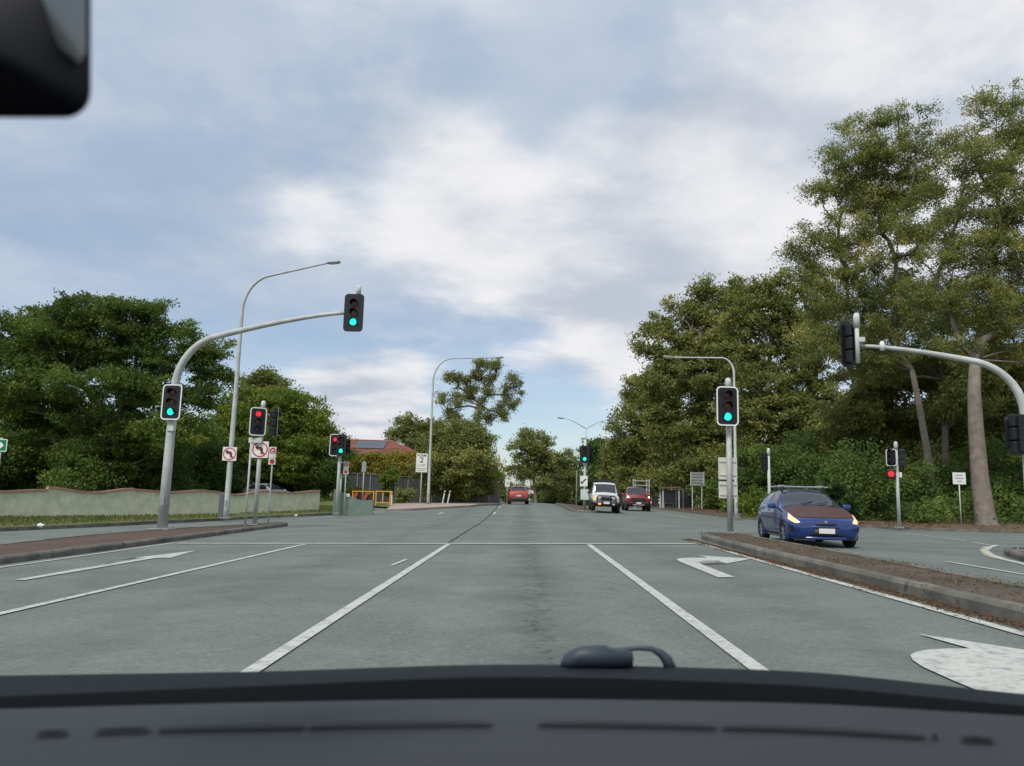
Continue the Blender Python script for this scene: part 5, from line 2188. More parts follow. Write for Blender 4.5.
# wiper: fat spindle cover with a bent arm to its right
wy = 1.16
vs, fs = [], []
outl = [(560.5, 667.5), (560.8, 661), (564, 655), (571, 649.5), (581, 646), (592, 645), (606, 644.8), (610.5, 647.5), (620, 648.5), (632, 650.5), (633.5, 658), (633, 667), (620, 668.5), (595, 669), (570, 669)]
nO = len(outl)
ctr = cl(597, 658, wy - .02)
vs = [cl(x, y, wy) for x, y in outl] + [cl(597 + (x - 597) * .82, 658 + (y - 658) * .8, wy - .022) for x, y in outl] + [cl(x, y, wy + .06) for x, y in outl]
fs = [tuple(nO + i for i in range(nO))]
for i in range(nO):
    j = (i + 1) % nO
    fs += [(i, j, nO + j, nO + i), (i, 2 * nO + i, 2 * nO + j, j)]
wp = MB().add(vs, fs).build('wiper', WIP, own, True)
pts = [cl(x, y, wy + .02) for x, y in ((612, 650), (626, 649.2), (640, 648.2), (652, 649), (661, 653.5), (667, 660), (671, 670))]
MB().tube(pts, [.0025, .0030, .0034, .0040, .0062, .0082, .0090], 8).build('wiper_arm', WIP, wp, True)

# rear-view mirror hanging at the top left
MY = .35
MH = mat('mirror_shell', (.006, .006, .009), .5, 0, .3)
MF = mat('mirror_glass', (.18, .20, .20), .12, .75, .5)
out_px = rrect(290, 168, 26, 6, -54, 0)
def mpt(x, y, Y):
    return cl(x, 34 - y, Y)
n = len(out_px)
vs = [mpt(x, y, MY) for x, y in out_px] + [mpt(-54 + (x + 54) * .985, y * .97, MY - .008) for x, y in out_px] + [mpt(-54 + (x + 54) * .9, y * .8, MY + .03) for x, y in out_px]
fs = [tuple(n + i for i in range(n)), tuple(2 * n + i for i in range(n))]
for i in range(n):
    j = (i + 1) % n
    fs += [(i, j, n + j, n + i), (i, 2 * n + i, 2 * n + j, j)]
mh = MB().add(vs, fs).build('rear_view_mirror', MH, own, True)
gl_ = [(40, 40), (86, 40), (86, 12), (86, -18), (80, -30), (70, -22), (60, -14), (53, 0), (46, 24)]
vs = [mpt(x, y, MY - .0095) for x, y in gl_] + [mpt(x, y, MY - .0082) for x, y in gl_]
n = len(gl_)
MB().add(vs, [tuple(range(n)), tuple(n + i for i in reversed(range(n)))] + [(i, n + i, n + (i + 1) % n, (i + 1) % n) for i in range(n)]).build('mirror_glass', MF, mh)
MB().tube([mpt(-60, 70, MY + .02), (mpt(-60, 70, MY + .02) + Vector((0, .06, .06))), Vector((mpt(-60, 70, MY).x, .16, 1.455))], [.012, .011, .016], 8).build('mirror_stem', MH, mh, True)


# ------------------------------------------------------------------ trees and shrubs
LM_DARK = leaf_mat('leaf_dark_green', (0.0645, 0.1068, 0.0232), (0.1208, 0.1814, 0.036), (0.2417, 0.2915, 0.0514))
LM_YEL = leaf_mat('leaf_yellow_green', (0.0877, 0.1392, 0.0211), (0.1696, 0.2344, 0.0327), (0.3533, 0.348, 0.049))
LM_OLIVE = leaf_mat('leaf_olive', (0.1329, 0.1619, 0.0484), (0.2256, 0.2529, 0.0726), (0.3826, 0.3673, 0.1134))
LM_GUM = leaf_mat('leaf_gum', (0.1286, 0.1637, 0.048), (0.2397, 0.2686, 0.072), (0.4771, 0.4196, 0.116))
LM_HEDGE = leaf_mat('leaf_golden_hedge', (.17, .18, .03), (.32, .28, .045), (.46, .32, .06))
LM_SHRUB = leaf_mat('leaf_shrub', (0.0657, 0.1096, 0.0253), (0.123, 0.1879, 0.0412), (0.2561, 0.3132, 0.0633))
LM_BRIGHT = leaf_mat('leaf_bright', (.040, .080, .018), (.075, .130, .030), (.120, .170, .045))
LEAF_TOTAL = 0


def leaf_mesh(name, pos, axis_a, axis_b, tint, material, parent):
    n = len(pos)
    v = np.empty((n, 3, 3), np.float32)
    v[:, 0] = pos - axis_a
    v[:, 1] = pos + axis_b * 1.15 + axis_a * .35
    v[:, 2] = pos - axis_b * .85 + axis_a * 1.0
    me = bpy.data.meshes.new(name)
    me.vertices.add(n * 3)
    me.vertices.foreach_set('co', v.reshape(-1))
    me.loops.add(n * 3)
    me.loops.foreach_set('vertex_index', np.arange(n * 3, dtype=np.int32))
    me.polygons.add(n)
    me.polygons.foreach_set('loop_start', np.arange(0, n * 3, 3, dtype=np.int32))
    me.polygons.foreach_set('loop_total', np.full(n, 3, dtype=np.int32))
    at_ = me.attributes.new('tint', 'FLOAT', 'POINT')
    at_.data.foreach_set('value', np.repeat(tint, 3).astype(np.float32))
    me.materials.append(material)
    me.update()
    o = bpy.data.objects.new(name, me)
    COL.objects.link(o)
    o.parent = parent
    return o


def unit(v):
    return v / np.maximum(np.linalg.norm(v, axis=-1, keepdims=True), 1e-6)


def plant(name, label, cat, base, trunk_pts, lobes, rc, nl, ls, lm, bark, r_trunk, dens=1.0, droop=.3, asp=.38, group=None, flat=.6, r_tip=None, seed=1, gapfac=0.0, shell=2.2):
    """base: world point; trunk_pts: local points up the stem; lobes: local (cx,cy,cz,rx,ry,rz)"""
    global LEAF_TOTAL
    rg = np.random.default_rng(seed)
    t_ = thing(name, label, cat, base, 0, group)
    cs, ts = [], []
    for (cx, cy, cz, rx_, ry_, rz_) in lobes:
        vol = max(rx_, .4 * rc) * max(ry_, .4 * rc) * max(rz_, .4 * rc)
        nc = max(6, int(dens * 3.0 * vol / rc**3 + .5))
        nc = min(nc, 420)
        d = unit(rg.normal(size=(nc, 3)))
        r_ = rg.random(nc) ** (1 / shell)
        c = d * r_[:, None] * np.array([rx_, ry_, rz_]) + np.array([cx, cy, cz])
        cs.append(c)
        ts.append(np.clip(rg.normal(.42 + .1 * rg.normal(), .22, nc), 0, 1))
    C = np.concatenate(cs)
    T = np.concatenate(ts)
    keep = C[:, 2] > .25
    C, T = C[keep], T[keep]
    sz = rg.uniform(.65, 1.3, len(C))
    n = np.maximum(4, (nl * 2.1 * sz**2).astype(int))
    idx = np.repeat(np.arange(len(C)), n)
    m_ = len(idx)
    LEAF_TOTAL += m_
    g = rg.normal(size=(m_, 3)) * np.array([.52, .52, .52 * flat])
    # streaky sub-clusters: push leaves towards a few twig directions of their clump
    tw = unit(rg.normal(size=(len(C), 5, 3)) + np.array([0, 0, .15]))
    pick = tw[idx, rg.integers(0, 5, m_)]
    along = rg.random(m_)[:, None] ** .7
    off = pick * along * np.array([1.05, 1.05, .85 * flat + .15]) * 1.05 + g * .55
    pos = C[idx] + off * (rc * sz[idx])[:, None]
    pos[:, 2] = np.maximum(pos[:, 2], .05)
    a = rg.normal(size=(m_, 3))
    a[:, 2] = a[:, 2] * (1 - droop * .5) - droop * 1.1
    a = unit(a)
    b_ = unit(np.cross(a, rg.normal(size=(m_, 3))))
    L_ = ls * .70 * rg.uniform(.6, 1.35, m_)[:, None]
    tint = np.clip(T[idx] * .75 + rg.random(m_) * .34, 0, 1)
    leaf_mesh('crown', pos, a * L_ * .5, b_ * L_ * .5 * asp * 2, tint, lm, t_)
    # stem and limbs
    tp = [Vector(p) for p in trunk_pts]
    nt_ = len(tp)
    rad = [r_trunk * (1.0 - .45 * i / max(1, nt_ - 1)) for i in range(nt_)]
    fl = [tp[0] - Vector((0, 0, .25)), tp[0] + Vector((0, 0, .02)), tp[0].lerp(tp[1], .12)]
    MB().tube(fl + tp[1:], [r_trunk * 1.35, r_trunk * 1.22, r_trunk * 1.04] + rad[1:], 12).build('trunk', bark, t_, True)
    nodes = [np.array(p) for p in tp[max(1, nt_ // 2):]]
    par = [-1] * len(nodes)
    start = len(nodes)
    top = np.array(tp[-1])
    order = np.argsort(np.linalg.norm(C - top, axis=1))
    if len(order) > 260:
        order = order[np.sort(rg.choice(len(order), 260, replace=False))]
    NP = np.array(nodes)
    cap_ = start + len(order)
    arr = np.zeros((cap_, 3))
    arr[:start] = NP
    cnt = start
    plen = np.zeros(cap_)
    for o_ in order:
        c = C[o_]
        dd_ = np.linalg.norm(arr[:cnt] - c, axis=1)
        d = dd_ + .8 * np.maximum(arr[:cnt, 2] - c[2], 0) + .55 * plen[:cnt]
        j = int(np.argmin(d))
        plen[cnt] = plen[j] + dd_[j]
        arr[cnt] = c
        par.append(j)
        cnt += 1
    wgt = np.ones(cnt)
    for i in range(cnt - 1, start - 1, -1):
        wgt[par[i]] += wgt[i]
    rt = r_tip if r_tip else r_trunk * .07
    mb = MB()
    for i in range(start, cnt):
        p0, p1 = Vector(arr[par[i]]), Vector(arr[i])
        L2 = (p1 - p0).length
        if L2 < .05:
            continue
        r1 = min(rt * wgt[i] ** .44, r_trunk * .42)
        r0 = min(max(r1 * 1.25, r1 + .004), r_trunk * .55)
        mid = p0.lerp(p1, .5) + Vector(rg.normal(size=3)) * L2 * .07 + Vector((0, 0, L2 * .05))
        mb.tube([p0, mid, p1], [r0, (r0 + r1) / 2, r1 * .8], 5, False)
    mb.build('limbs', BARK_L if bark is BARK_G else bark, t_, True)
    return t_


def px_plant(name, label, cat, D, base_px, trunk_px, lobes_px, rc, nl, ls, lm, bark, r_trunk, base_z=None, depth=.95, zfun=None, **kw):
    """lobes given as photo extents at the plant's own distance D"""
    s = D / FPX
    b0 = at(base_px[0], base_px[1], D)
    zf_ = zfun if zfun else gz
    base_ = Vector((b0.x, D, zf_(b0.x, D) if base_z is None else base_z))
    tr = [Vector((0, 0, 0))] + [at(p[0], p[1], D + (p[2] if len(p) > 2 else 0)) - base_ for p in trunk_px]
    rg = np.random.default_rng(kw.get('seed', 1) + 50)
    lob = []
    for q in lobes_px:
        (px, py, rx_, ry_) = q[:4]
        dy = q[4] if len(q) > 4 else rg.uniform(-.35, .35) * rx_ * s
        c = at(px, py, D + dy) - base_
        rdep = (q[5] if len(q) > 5 else depth * (.6 * rx_ + .4 * ry_)) * s
        lob.append((c.x, c.y, c.z, rx_ * s * 1.12, rdep * 1.1, ry_ * s * 1.22))
    return plant(name, label, cat, base_, tr, lob, rc, nl, ls, lm, bark, r_trunk, **kw)


# --- left: the broad umbrella tree and its neighbours
px_plant('spreading_tree', 'broad spreading dark green tree behind the left garden wall', 'tree', 47, (105, 505),
         [(104, 480), (106, 455), (110, 430)],
         [(95, 311, 48, 13), (55, 322, 44, 15), (140, 320, 44, 15), (15, 345, 40, 16), (178, 343, 30, 14), (95, 338, 75, 14), (48, 362, 60, 14), (150, 362, 48, 13), (-5, 378, 40, 14), (196, 366, 26, 11), (95, 388, 85, 13), (212, 350, 22, 8), (222, 372, 14, 8),
          (20, 402, 50, 14), (165, 398, 45, 13), (205, 392, 22, 9), (90, 420, 70, 13), (20, 435, 40, 13), (165, 432, 50, 14), (120, 455, 55, 13), (40, 462, 45, 13)],
         .80, 160, .22, LM_DARK, BARK_D, .34, dens=.70, flat=.48, droop=.1, asp=.42, seed=3, shell=3.0)
px_plant('tree', 'yellow green rounded tree right of the street light behind the wall', 'tree', 60, (285, 503), [(284, 480), (280, 455)],
         [(262, 415, 40, 22), (295, 425, 36, 26), (245, 440, 40, 30), (312, 452, 22, 30), (280, 455, 55, 32), (235, 470, 35, 26), (316, 478, 18, 20), (236, 476, 24, 16)],
         .95, 150, .30, LM_YEL, BARK_D, .28, dens=.85, flat=.5, droop=.35, seed=4)
px_plant('tree', 'small conical tree top rising above the yellow green tree', 'tree', 74, (266, 503), [(266, 440), (266, 410)],
         [(265, 377, 13, 12), (262, 390, 21, 14), (268, 405, 28, 14), (264, 422, 30, 18)], 1.0, 150, .36, LM_OLIVE, BARK_D, .25, dens=1.2, flat=.6, seed=5)
px_plant('shrub', 'light green bush under the green direction sign at the left edge', 'shrub', 50, (25, 505), [(25, 495), (26, 480)],
         [(0, 465, 30, 28), (30, 470, 28, 25), (50, 460, 20, 22)], .7, 120, .24, LM_YEL, BARK_D, .10, dens=.9, seed=6)
for i, (px, D, r_, lab) in enumerate(((85, 46, 34, 'dark shrub under the middle of the broad tree'), (150, 50, 40, 'dark shrub left of the left mast arm pole behind the wall'), (-30, 46, 40, 'dark shrub half cut by the left picture edge'),
                                      (205, 54, 34, 'dark shrub between mast arm pole and street light behind the wall'), (300, 64, 26, 'dark shrub right of the silver car behind the wall'),
                                      (328, 58, 16, 'narrow shrub filling the gap at the end of the green wall'))):
    px_plant('shrub', lab, 'shrub', D, (px, 505), [(px, 495), (px, 485)], [(px, 482, r_, 20), (px + 8, 465, r_ * .7, 20), (px - 10, 470, r_ * .6, 18)],
             .75, 130, .24, LM_SHRUB, BARK_D, .09, dens=.95, seed=20 + i)
# far backing trees on the left
for i, (px, py, D, r_, lab) in enumerate(((20, 445, 78, 60, 'distant tree behind the broad left tree, at the left edge'), (150, 455, 82, 60, 'distant tree behind the left mast arm pole'), (225, 455, 84, 40, 'distant tree behind the left street light'))):
    px_plant('tree', lab, 'tree', D, (px, 505), [(px, 485), (px, 465)], [(px, py, r_, 32), (px + 20, py + 20, r_, 24), (px - 20, py + 18, r_, 26)],
             1.5, 130, .46, LM_SHRUB, BARK_D, .25, dens=.9, seed=30 + i)

# --- centre left: golden hedge, bushes and the tall open gum
for i, (px, py, rr, ry_) in enumerate(((343, 466, 13, 14), (362, 466, 14, 13), (381, 465, 14, 13), (400, 466, 14, 13), (416, 467, 11, 13))):
    px_plant('hedge_shrub', ['golden shrub next to the far left signal', 'second golden shrub from the far left signal', 'golden shrub below the roof peak', 'golden shrub right of the roof peak', 'golden shrub beside the FORM 2 LANES sign'][i],
             'shrub', 77, (px, 503), [(px, 490), (px, 478)], [(px, py, rr, ry_), (px + 3, py + 8, rr * .9, 12), (px - 4, py + 4, rr * .8, 12)], .8, 130, .30, LM_HEDGE, BARK_D, .10, dens=1.0, seed=40 + i, group='golden hedge above the charcoal fence')
px_plant('bush', 'large olive bush right of the street light, left of the red SUV', 'shrub', 71, (462, 504), [(462, 490), (460, 470)],
         [(450, 440, 22, 16), (468, 446, 20, 18), (440, 462, 20, 22), (462, 468, 28, 24), (480, 470, 12, 22), (452, 484, 22, 10), (476, 488, 14, 10)], .95, 160, .32, LM_OLIVE, BARK_D, .22, dens=1.15, seed=50)
px_plant('gum_tree', 'tall open gum with drooping clumps beside the centre left street light', 'tree', 88, (470, 503),
         [(472, 470), (476, 440), (480, 405)],
         [(484, 364, 9, 5), (497, 368, 6, 8), (476, 374, 6, 8), (490, 378, 7, 6), (459, 381, 8, 6), (449, 379, 3, 6), (468, 386, 5, 7), (489, 392, 5, 8), (472, 397, 7, 8), (458, 401, 8, 6), (482, 405, 5, 6), (489, 419, 4, 8), (478, 418, 5, 7), (513, 380, 5, 6), (519, 390, 4, 9), (509, 390, 5, 6), (505, 401, 4, 7), (513, 406, 3, 7), (503, 420, 2.5, 7), (499, 410, 3, 5), (452, 417, 9, 7), (466, 427, 9, 7), (445, 400, 5, 6)],
         .62, 85, .28, LM_OLIVE, BARK_G, .26, dens=1.1, flat=.9, droop=.9, asp=.26, seed=51, r_tip=.035)
px_plant('tree', 'olive tree behind the red roofed house, left of the street light', 'tree', 112, (415, 503), [(415, 470), (413, 450)],
         [(400, 432, 11, 9), (418, 428, 16, 10), (432, 436, 14, 14), (410, 445, 20, 12), (428, 455, 20, 16)], 1.25, 120, .46, LM_OLIVE, BARK_G, .28, dens=.9, seed=52)
px_plant('tree', 'low far tree just left of the red SUV', 'tree', 112, (495, 504), [(495, 498), (495, 490)],
         [(492, 485, 12, 14), (500, 492, 10, 9), (484, 480, 8, 16)], 1.2, 110, .45, LM_YEL, BARK_D, .2, dens=1.0, seed=53)
px_plant('gum_tree', 'far pale gum standing behind the red SUV', 'tree', 140, (536, 508), [(535, 490), (533, 470)],
         [(530, 437, 11, 6), (545, 440, 7, 7), (520, 447, 10, 7), (538, 452, 14, 9), (517, 464, 9, 7), (548, 462, 12, 9), (530, 468, 14, 9), (520, 482, 10, 8), (545, 480, 14, 12)],
         1.3, 100, .55, LM_OLIVE, BARK_G, .36, dens=.8, droop=.7, seed=54, r_tip=.05)
for i, (px, py, rx_, ry_, D, lm, lab) in enumerate(((560, 478, 17, 22, 150, LM_OLIVE, 'far rounded tree between the red SUV and the distant median signal'), (576, 486, 12, 18, 165, LM_SHRUB, 'farthest dark tree left of the distant median signal'),
                                                    (548, 495, 16, 10, 158, LM_SHRUB, 'low far tree right of the red SUV'), (600, 470, 16, 26, 128, LM_SHRUB, 'dark far tree behind the distant median signal'), (622, 476, 20, 28, 118, LM_GUM, 'far tree above the white four wheel drive'))):
    px_plant('tree', lab, 'tree', D, (px, 508), [(px, 496), (px, py + 4)], [(px, py, rx_, ry_), (px - 5, py - ry_ * .5, rx_ * .6, ry_ * .45), (px + 6, py + 8, rx_ * .8, ry_ * .7)],
             1.35, 120, .52, lm, BARK_D, .28, dens=.85, seed=60 + i, r_tip=.04)

# --- right: the wood along the verge, farthest first
RT = dict(zfun=rverge_z)
px_plant('gum_tree', 'leftmost tall tree of the right hand wood, above the red pickup', 'tree', 98, (655, 508), [(655, 480), (655, 440), (660, 400)],
         [(638, 392, 18, 14), (625, 420, 14, 12), (632, 440, 18, 14), (655, 405, 24, 20), (670, 375, 22, 22), (655, 435, 26, 22), (640, 465, 24, 18), (675, 465, 26, 22), (620, 446, 7, 6), (660, 485, 28, 14)],
         1.25, 130, .44, LM_GUM, BARK_G, .42, dens=.72, seed=70, r_tip=.045, **RT)
px_plant('gum_tree', 'tall dense gum left of the right median signal in the right hand wood', 'tree', 78, (700, 510), [(700, 480), (698, 430), (700, 380)],
         [(665, 322, 18, 12), (648, 345, 14, 14), (690, 308, 22, 15), (715, 292, 20, 12), (672, 350, 24, 20), (705, 335, 28, 24), (735, 310, 22, 20), (660, 385, 22, 20), (690, 385, 30, 24), (725, 370, 28, 26), (655, 420, 20, 18), (690, 430, 34, 24), (730, 425, 30, 26), (700, 470, 40, 22)],
         1.12, 140, .38, LM_GUM, BARK_G, .46, dens=.60, seed=71, r_tip=.045, **RT)
px_plant('gum_tree', 'yellowish gum behind the right median signal', 'tree', 64, (775, 512), [(775, 480), (770, 420), (768, 370)],
         [(755, 290, 22, 14), (785, 285, 22, 15), (742, 320, 22, 20), (775, 318, 30, 22), (810, 300, 24, 20), (750, 360, 30, 24), (795, 350, 32, 26), (760, 405, 36, 26), (805, 395, 32, 28), (770, 450, 40, 24), (815, 445, 30, 26)],
         1.0, 140, .33, LM_GUM, BARK_G, .40, dens=.60, seed=72, r_tip=.04, **RT)
px_plant('tall_gum_tree', 'very tall gum with pale thin trunk, left of the two tallest trees on the right', 'tree', 45, (931, 516), [(930, 480), (927, 450), (920, 410), (912, 370)],
         [(868, 122, 24, 13), (905, 120, 26, 14), (850, 160, 26, 18), (885, 152, 34, 20), (920, 155, 22, 20), (842, 195, 22, 18), (875, 195, 34, 20), (912, 195, 26, 20), (822, 190, 14, 8), (850, 232, 30, 20), (818, 240, 22, 16), (800, 252, 14, 9),
          (835, 270, 30, 18), (880, 240, 26, 16), (812, 285, 24, 16), (850, 305, 36, 18), (905, 262, 20, 14), (895, 330, 30, 18), (860, 350, 34, 20), (825, 340, 30, 24), (895, 215, 34, 16), (930, 235, 22, 20), (860, 270, 30, 18), (905, 298, 28, 16), (930, 190, 16, 18), (838, 165, 18, 14), (880, 175, 40, 20)],
         .70, 150, .20, LM_GUM, BARK_G, .26, dens=.52, droop=.6, asp=.26, flat=.6, seed=73, r_tip=.022, shell=2.6, **RT)
px_plant('tall_gum_tree', 'tallest gum on the right with thick pale trunk on the verge', 'tree', 39.5, (986, 520), [(980, 480), (976, 430), (974, 390), (975, 360)],
         [(985, 105, 26, 14), (1015, 100, 26, 14), (960, 135, 22, 15), (1000, 140, 30, 18), (1035, 135, 28, 20), (955, 180, 24, 16), (990, 180, 30, 18), (1030, 185, 30, 22), (945, 225, 22, 16), (985, 228, 32, 18), (1030, 235, 32, 20), (960, 268, 28, 16), (1005, 275, 34, 18),
          (940, 300, 24, 16), (1040, 280, 30, 22), (985, 315, 34, 16), (945, 345, 30, 16), (1020, 330, 34, 20), (1050, 350, 30, 24), (915, 290, 16, 12), (905, 230, 14, 9), (965, 205, 34, 16), (1010, 205, 34, 16), (970, 250, 36, 16), (1015, 255, 34, 16), (975, 292, 36, 14), (975, 160, 34, 16), (940, 260, 24, 16), (1020, 160, 30, 16)],
         .66, 150, .185, LM_GUM, BARK_G, .46, dens=.52, droop=.6, asp=.26, flat=.6, seed=74, r_tip=.020, shell=2.6, **RT)
px_plant('gum_tree', 'gum behind the two tall trunks on the right', 'tree', 55, (890, 514), [(890, 480), (890, 430), (888, 390)],
         [(870, 385, 32, 22), (905, 375, 32, 22), (850, 420, 34, 26), (895, 420, 36, 26), (935, 395, 30, 26), (940, 430, 34, 26), (880, 455, 44, 22)],
         .95, 140, .30, LM_GUM, BARK_G, .34, dens=.68, seed=75, r_tip=.035, **RT)
px_plant('gum_tree', 'gum at the right picture edge behind the curved mast', 'tree', 52, (1035, 516), [(1035, 480), (1035, 430), (1032, 390)],
         [(1000, 390, 30, 24), (1035, 370, 34, 26), (1060, 400, 30, 30), (995, 425, 34, 26), (1035, 435, 36, 28), (1080, 340, 34, 34), (1075, 450, 36, 30)],
         .95, 130, .30, LM_GUM, BARK_G, .34, dens=.65, seed=76, r_tip=.035, **RT)
px_plant('gum_tree', 'middle gum filling the space between the two tall trunks', 'tree', 50, (945, 515), [(945, 480), (945, 430), (944, 380)],
         [(845, 330, 26, 20), (880, 310, 26, 20), (915, 325, 26, 20), (950, 305, 26, 18), (985, 330, 28, 20), (1020, 310, 28, 20), (870, 365, 32, 22), (930, 362, 34, 22), (995, 372, 34, 22), (960, 400, 40, 20), (895, 280, 18, 14), (1040, 360, 28, 22)],
         .90, 130, .28, LM_GUM, BARK_G, .26, dens=.62, seed=77, r_tip=.028, **RT)
# understorey shrubs
US = [(690, 486, 26, 22, 84, LM_GUM, 'dark bush behind the ribbed sign back'), (722, 488, 24, 22, 68, LM_SHRUB, 'dark bush behind the right median signal post'), (752, 480, 24, 28, 58, LM_SHRUB, 'bush left of the thin post behind the blue hatchback'),
      (790, 470, 30, 34, 54, LM_SHRUB, 'tall bush above the roof of the blue hatchback'), (760, 504, 20, 12, 48, LM_YEL, 'low yellowish bush left of the blue hatchback'), (828, 476, 28, 36, 46, LM_SHRUB, 'tall dark bush right above the blue hatchback'),
      (868, 482, 30, 34, 43, LM_SHRUB, 'dark bush left of the slim verge signal'), (908, 486, 26, 30, 44, LM_SHRUB, 'dark bush between the slim verge signal and the thin trunk'), (952, 484, 28, 34, 46, LM_SHRUB, 'dark bush behind the small white rectangular sign'),
      (1010, 482, 30, 38, 45, LM_SHRUB, 'dark bush right of the thick gum trunk'), (880, 450, 44, 34, 62, LM_GUM, 'tall thicket behind the slim verge signal'),
      (985, 450, 46, 36, 60, LM_GUM, 'tall thicket behind the thick gum trunk'), (820, 450, 40, 36, 66, LM_GUM, 'tall thicket behind the blue hatchback')]
for i, (px, py, rx_, ry_, D, lm, lab) in enumerate(US):
    px_plant('shrub', lab, 'shrub', D, (px, 515), [(px, 508), (px, 496)], [(px, py, rx_, ry_), (px - rx_ * .4, py + ry_ * .4, rx_ * .7, ry_ * .5), (px + rx_ * .4, py + ry_ * .3, rx_ * .7, ry_ * .6)],
             1.0 if D < 60 else 1.2, 120, .22 * D / 45, lm, BARK_D, .11, dens=.75, seed=80 + i, r_tip=.02, **RT)
px_plant('banana_plant', 'bright broad leaved plant at the right of the blue hatchback', 'plant', 38.5, (838, 522), [(838, 512), (837, 500)],
         [(836, 490, 9, 9), (852, 508, 9, 8), (828, 484, 6, 6)], .38, 46, .34, LM_BRIGHT, BARK_D, .05, dens=.8, asp=.6, seed=95, **RT)
px_plant('shrub', 'low weedy shrub at the foot of the thin pale trunk', 'shrub', 40.5, (912, 521), [(912, 517), (912, 512)], [(905, 511, 12, 6), (925, 513, 9, 5)], .4, 60, .16, LM_BRIGHT, BARK_D, .04, dens=.8, seed=96, **RT)
px_plant('cycad', 'small palm like shrub in front of the charcoal fence', 'plant', 64, (404, 505), [(404, 502), (404, 499)], [(404, 497, 9, 6)], .55, 90, .42, LM_OLIVE, BARK_D, .10, dens=1.2, asp=.2, seed=97)
px_plant('sapling', 'young light green tree in front of the charcoal fence', 'tree', 65, (388, 506), [(388, 495), (387, 485)], [(387, 482, 6, 8), (390, 475, 5, 6), (386, 490, 5, 5)], .5, 80, .26, LM_YEL, BARK_D, .06, dens=1.1, seed=98)
px_plant('shrub', 'flowering shrub behind the low green wall', 'shrub', 60, (352, 507), [(352, 502), (352, 498)], [(350, 495, 9, 6), (362, 496, 8, 5)], .5, 90, .24, LM_HEDGE, BARK_D, .05, dens=1.1, seed=99)

# ------------------------------------------------------------------ small scatter
# grass on the left verge
rg = np.random.default_rng(5)
n = 26000
k_ = rg.integers(0, len(KLR) - 1, n)
kx = np.array([[p.x, p.y] for p in KLR])
tdir_ = unit(np.diff(kx, axis=0))
nrm_ = np.stack([-tdir_[:, 1], tdir_[:, 0]], -1)
dist = .18 + rg.random(n) ** .8 * 7.0
pos2 = kx[k_] + tdir_[k_] * rg.random(n)[:, None] + nrm_[k_] * dist[:, None]
ok = (pos2[:, 0] > -34)
pos2, dist = pos2[ok], dist[ok]
z_ = gz_np(pos2[:, 0], pos2[:, 1]) + .13 + .034 * np.minimum(dist, 12)
n = len(pos2)
hgt = rg.uniform(.05, .14, n)
a = np.stack([rg.normal(0, .25, n), rg.normal(0, .25, n), np.ones(n)], -1)
a = unit(a) * hgt[:, None] * .5
bb = unit(np.cross(a, rg.normal(size=(n, 3)))) * .025
p3d = np.stack([pos2[:, 0], pos2[:, 1], z_ + hgt * .45], -1)
LM_GRASS = leaf_mat('leaf_grass', (.080, .110, .026), (.140, .165, .042), (.240, .215, .090))
gr = leaf_mesh('grass', p3d, a, bb, rg.random(n), LM_GRASS, None)
tag(gr, 'short patchy green grass on the left verge', 'grass', kind='stuff')

# undergrowth filling the foot of the right-hand wood
n = 60000
k_ = rg.integers(0, len(RKR) - 1, n)
rk = np.array([[p.x, p.y] for p in RKR])
td = unit(np.diff(rk, axis=0))
nr = np.stack([-td[:, 1], td[:, 0]], -1)
dist = 5.0 + rg.random(n) * 13
pos2 = rk[k_] + td[k_] * rg.random(n)[:, None] + nr[k_] * dist[:, None]
mass = .5 + .5 * np.sin(pos2[:, 0] * .9 + 1.3 * np.sin(pos2[:, 1] * .5)) * np.cos(pos2[:, 1] * .8)
hh_ = rg.random(n) ** .8 * (.5 + 1.7 * mass) * np.clip((dist - 4) / 4, .25, 1)
ok = (pos2[:, 1] < 95) & (pos2[:, 1] > 26)
pos2, dist, hh_, mass = pos2[ok], dist[ok], hh_[ok], mass[ok]
n = len(pos2)
a = unit(rg.normal(size=(n, 3))) * rg.uniform(.08, .17, n)[:, None]
bb = unit(np.cross(a, rg.normal(size=(n, 3)))) * .055
ug = leaf_mesh('undergrowth', np.stack([pos2[:, 0], pos2[:, 1], gz_np(pos2[:, 0], pos2[:, 1]) + .12 + .02 * dist + hh_], -1), a, bb, np.clip(mass * .6 + rg.random(n) * .4, 0, 1), LM_SHRUB, None)
tag(ug, 'tangled dark undergrowth at the foot of the right hand wood', 'undergrowth', kind='stuff')
# far woods that close the view behind the near trees
for (x0, x1, y0, y1, hm, lab, nn) in ((22, 95, 96, 125, 11, 'far wood closing the view behind the right hand trees', 26000), (-85, -24, 98, 122, 9, 'far wood closing the view behind the left hand trees', 20000)):
    x = rg.uniform(x0, x1, nn)
    y = rg.uniform(y0, y1, nn)
    top = hm * (.72 + .28 * np.sin(x * .35 + 1.7 * np.sin(y * .21)) * np.cos(x * .13))
    z = gz_np(x, y) + rg.random(nn) * top
    a = unit(rg.normal(size=(nn, 3))) * rg.uniform(.35, .6, nn)[:, None]
    bb = unit(np.cross(a, rg.normal(size=(nn, 3)))) * .26
    fw = leaf_mesh('far_wood', np.stack([x, y, z], -1), a, bb, np.clip(rg.normal(.4, .25, nn), 0, 1), LM_SHRUB, None)
    tag(fw, lab, 'wood', kind='stuff')

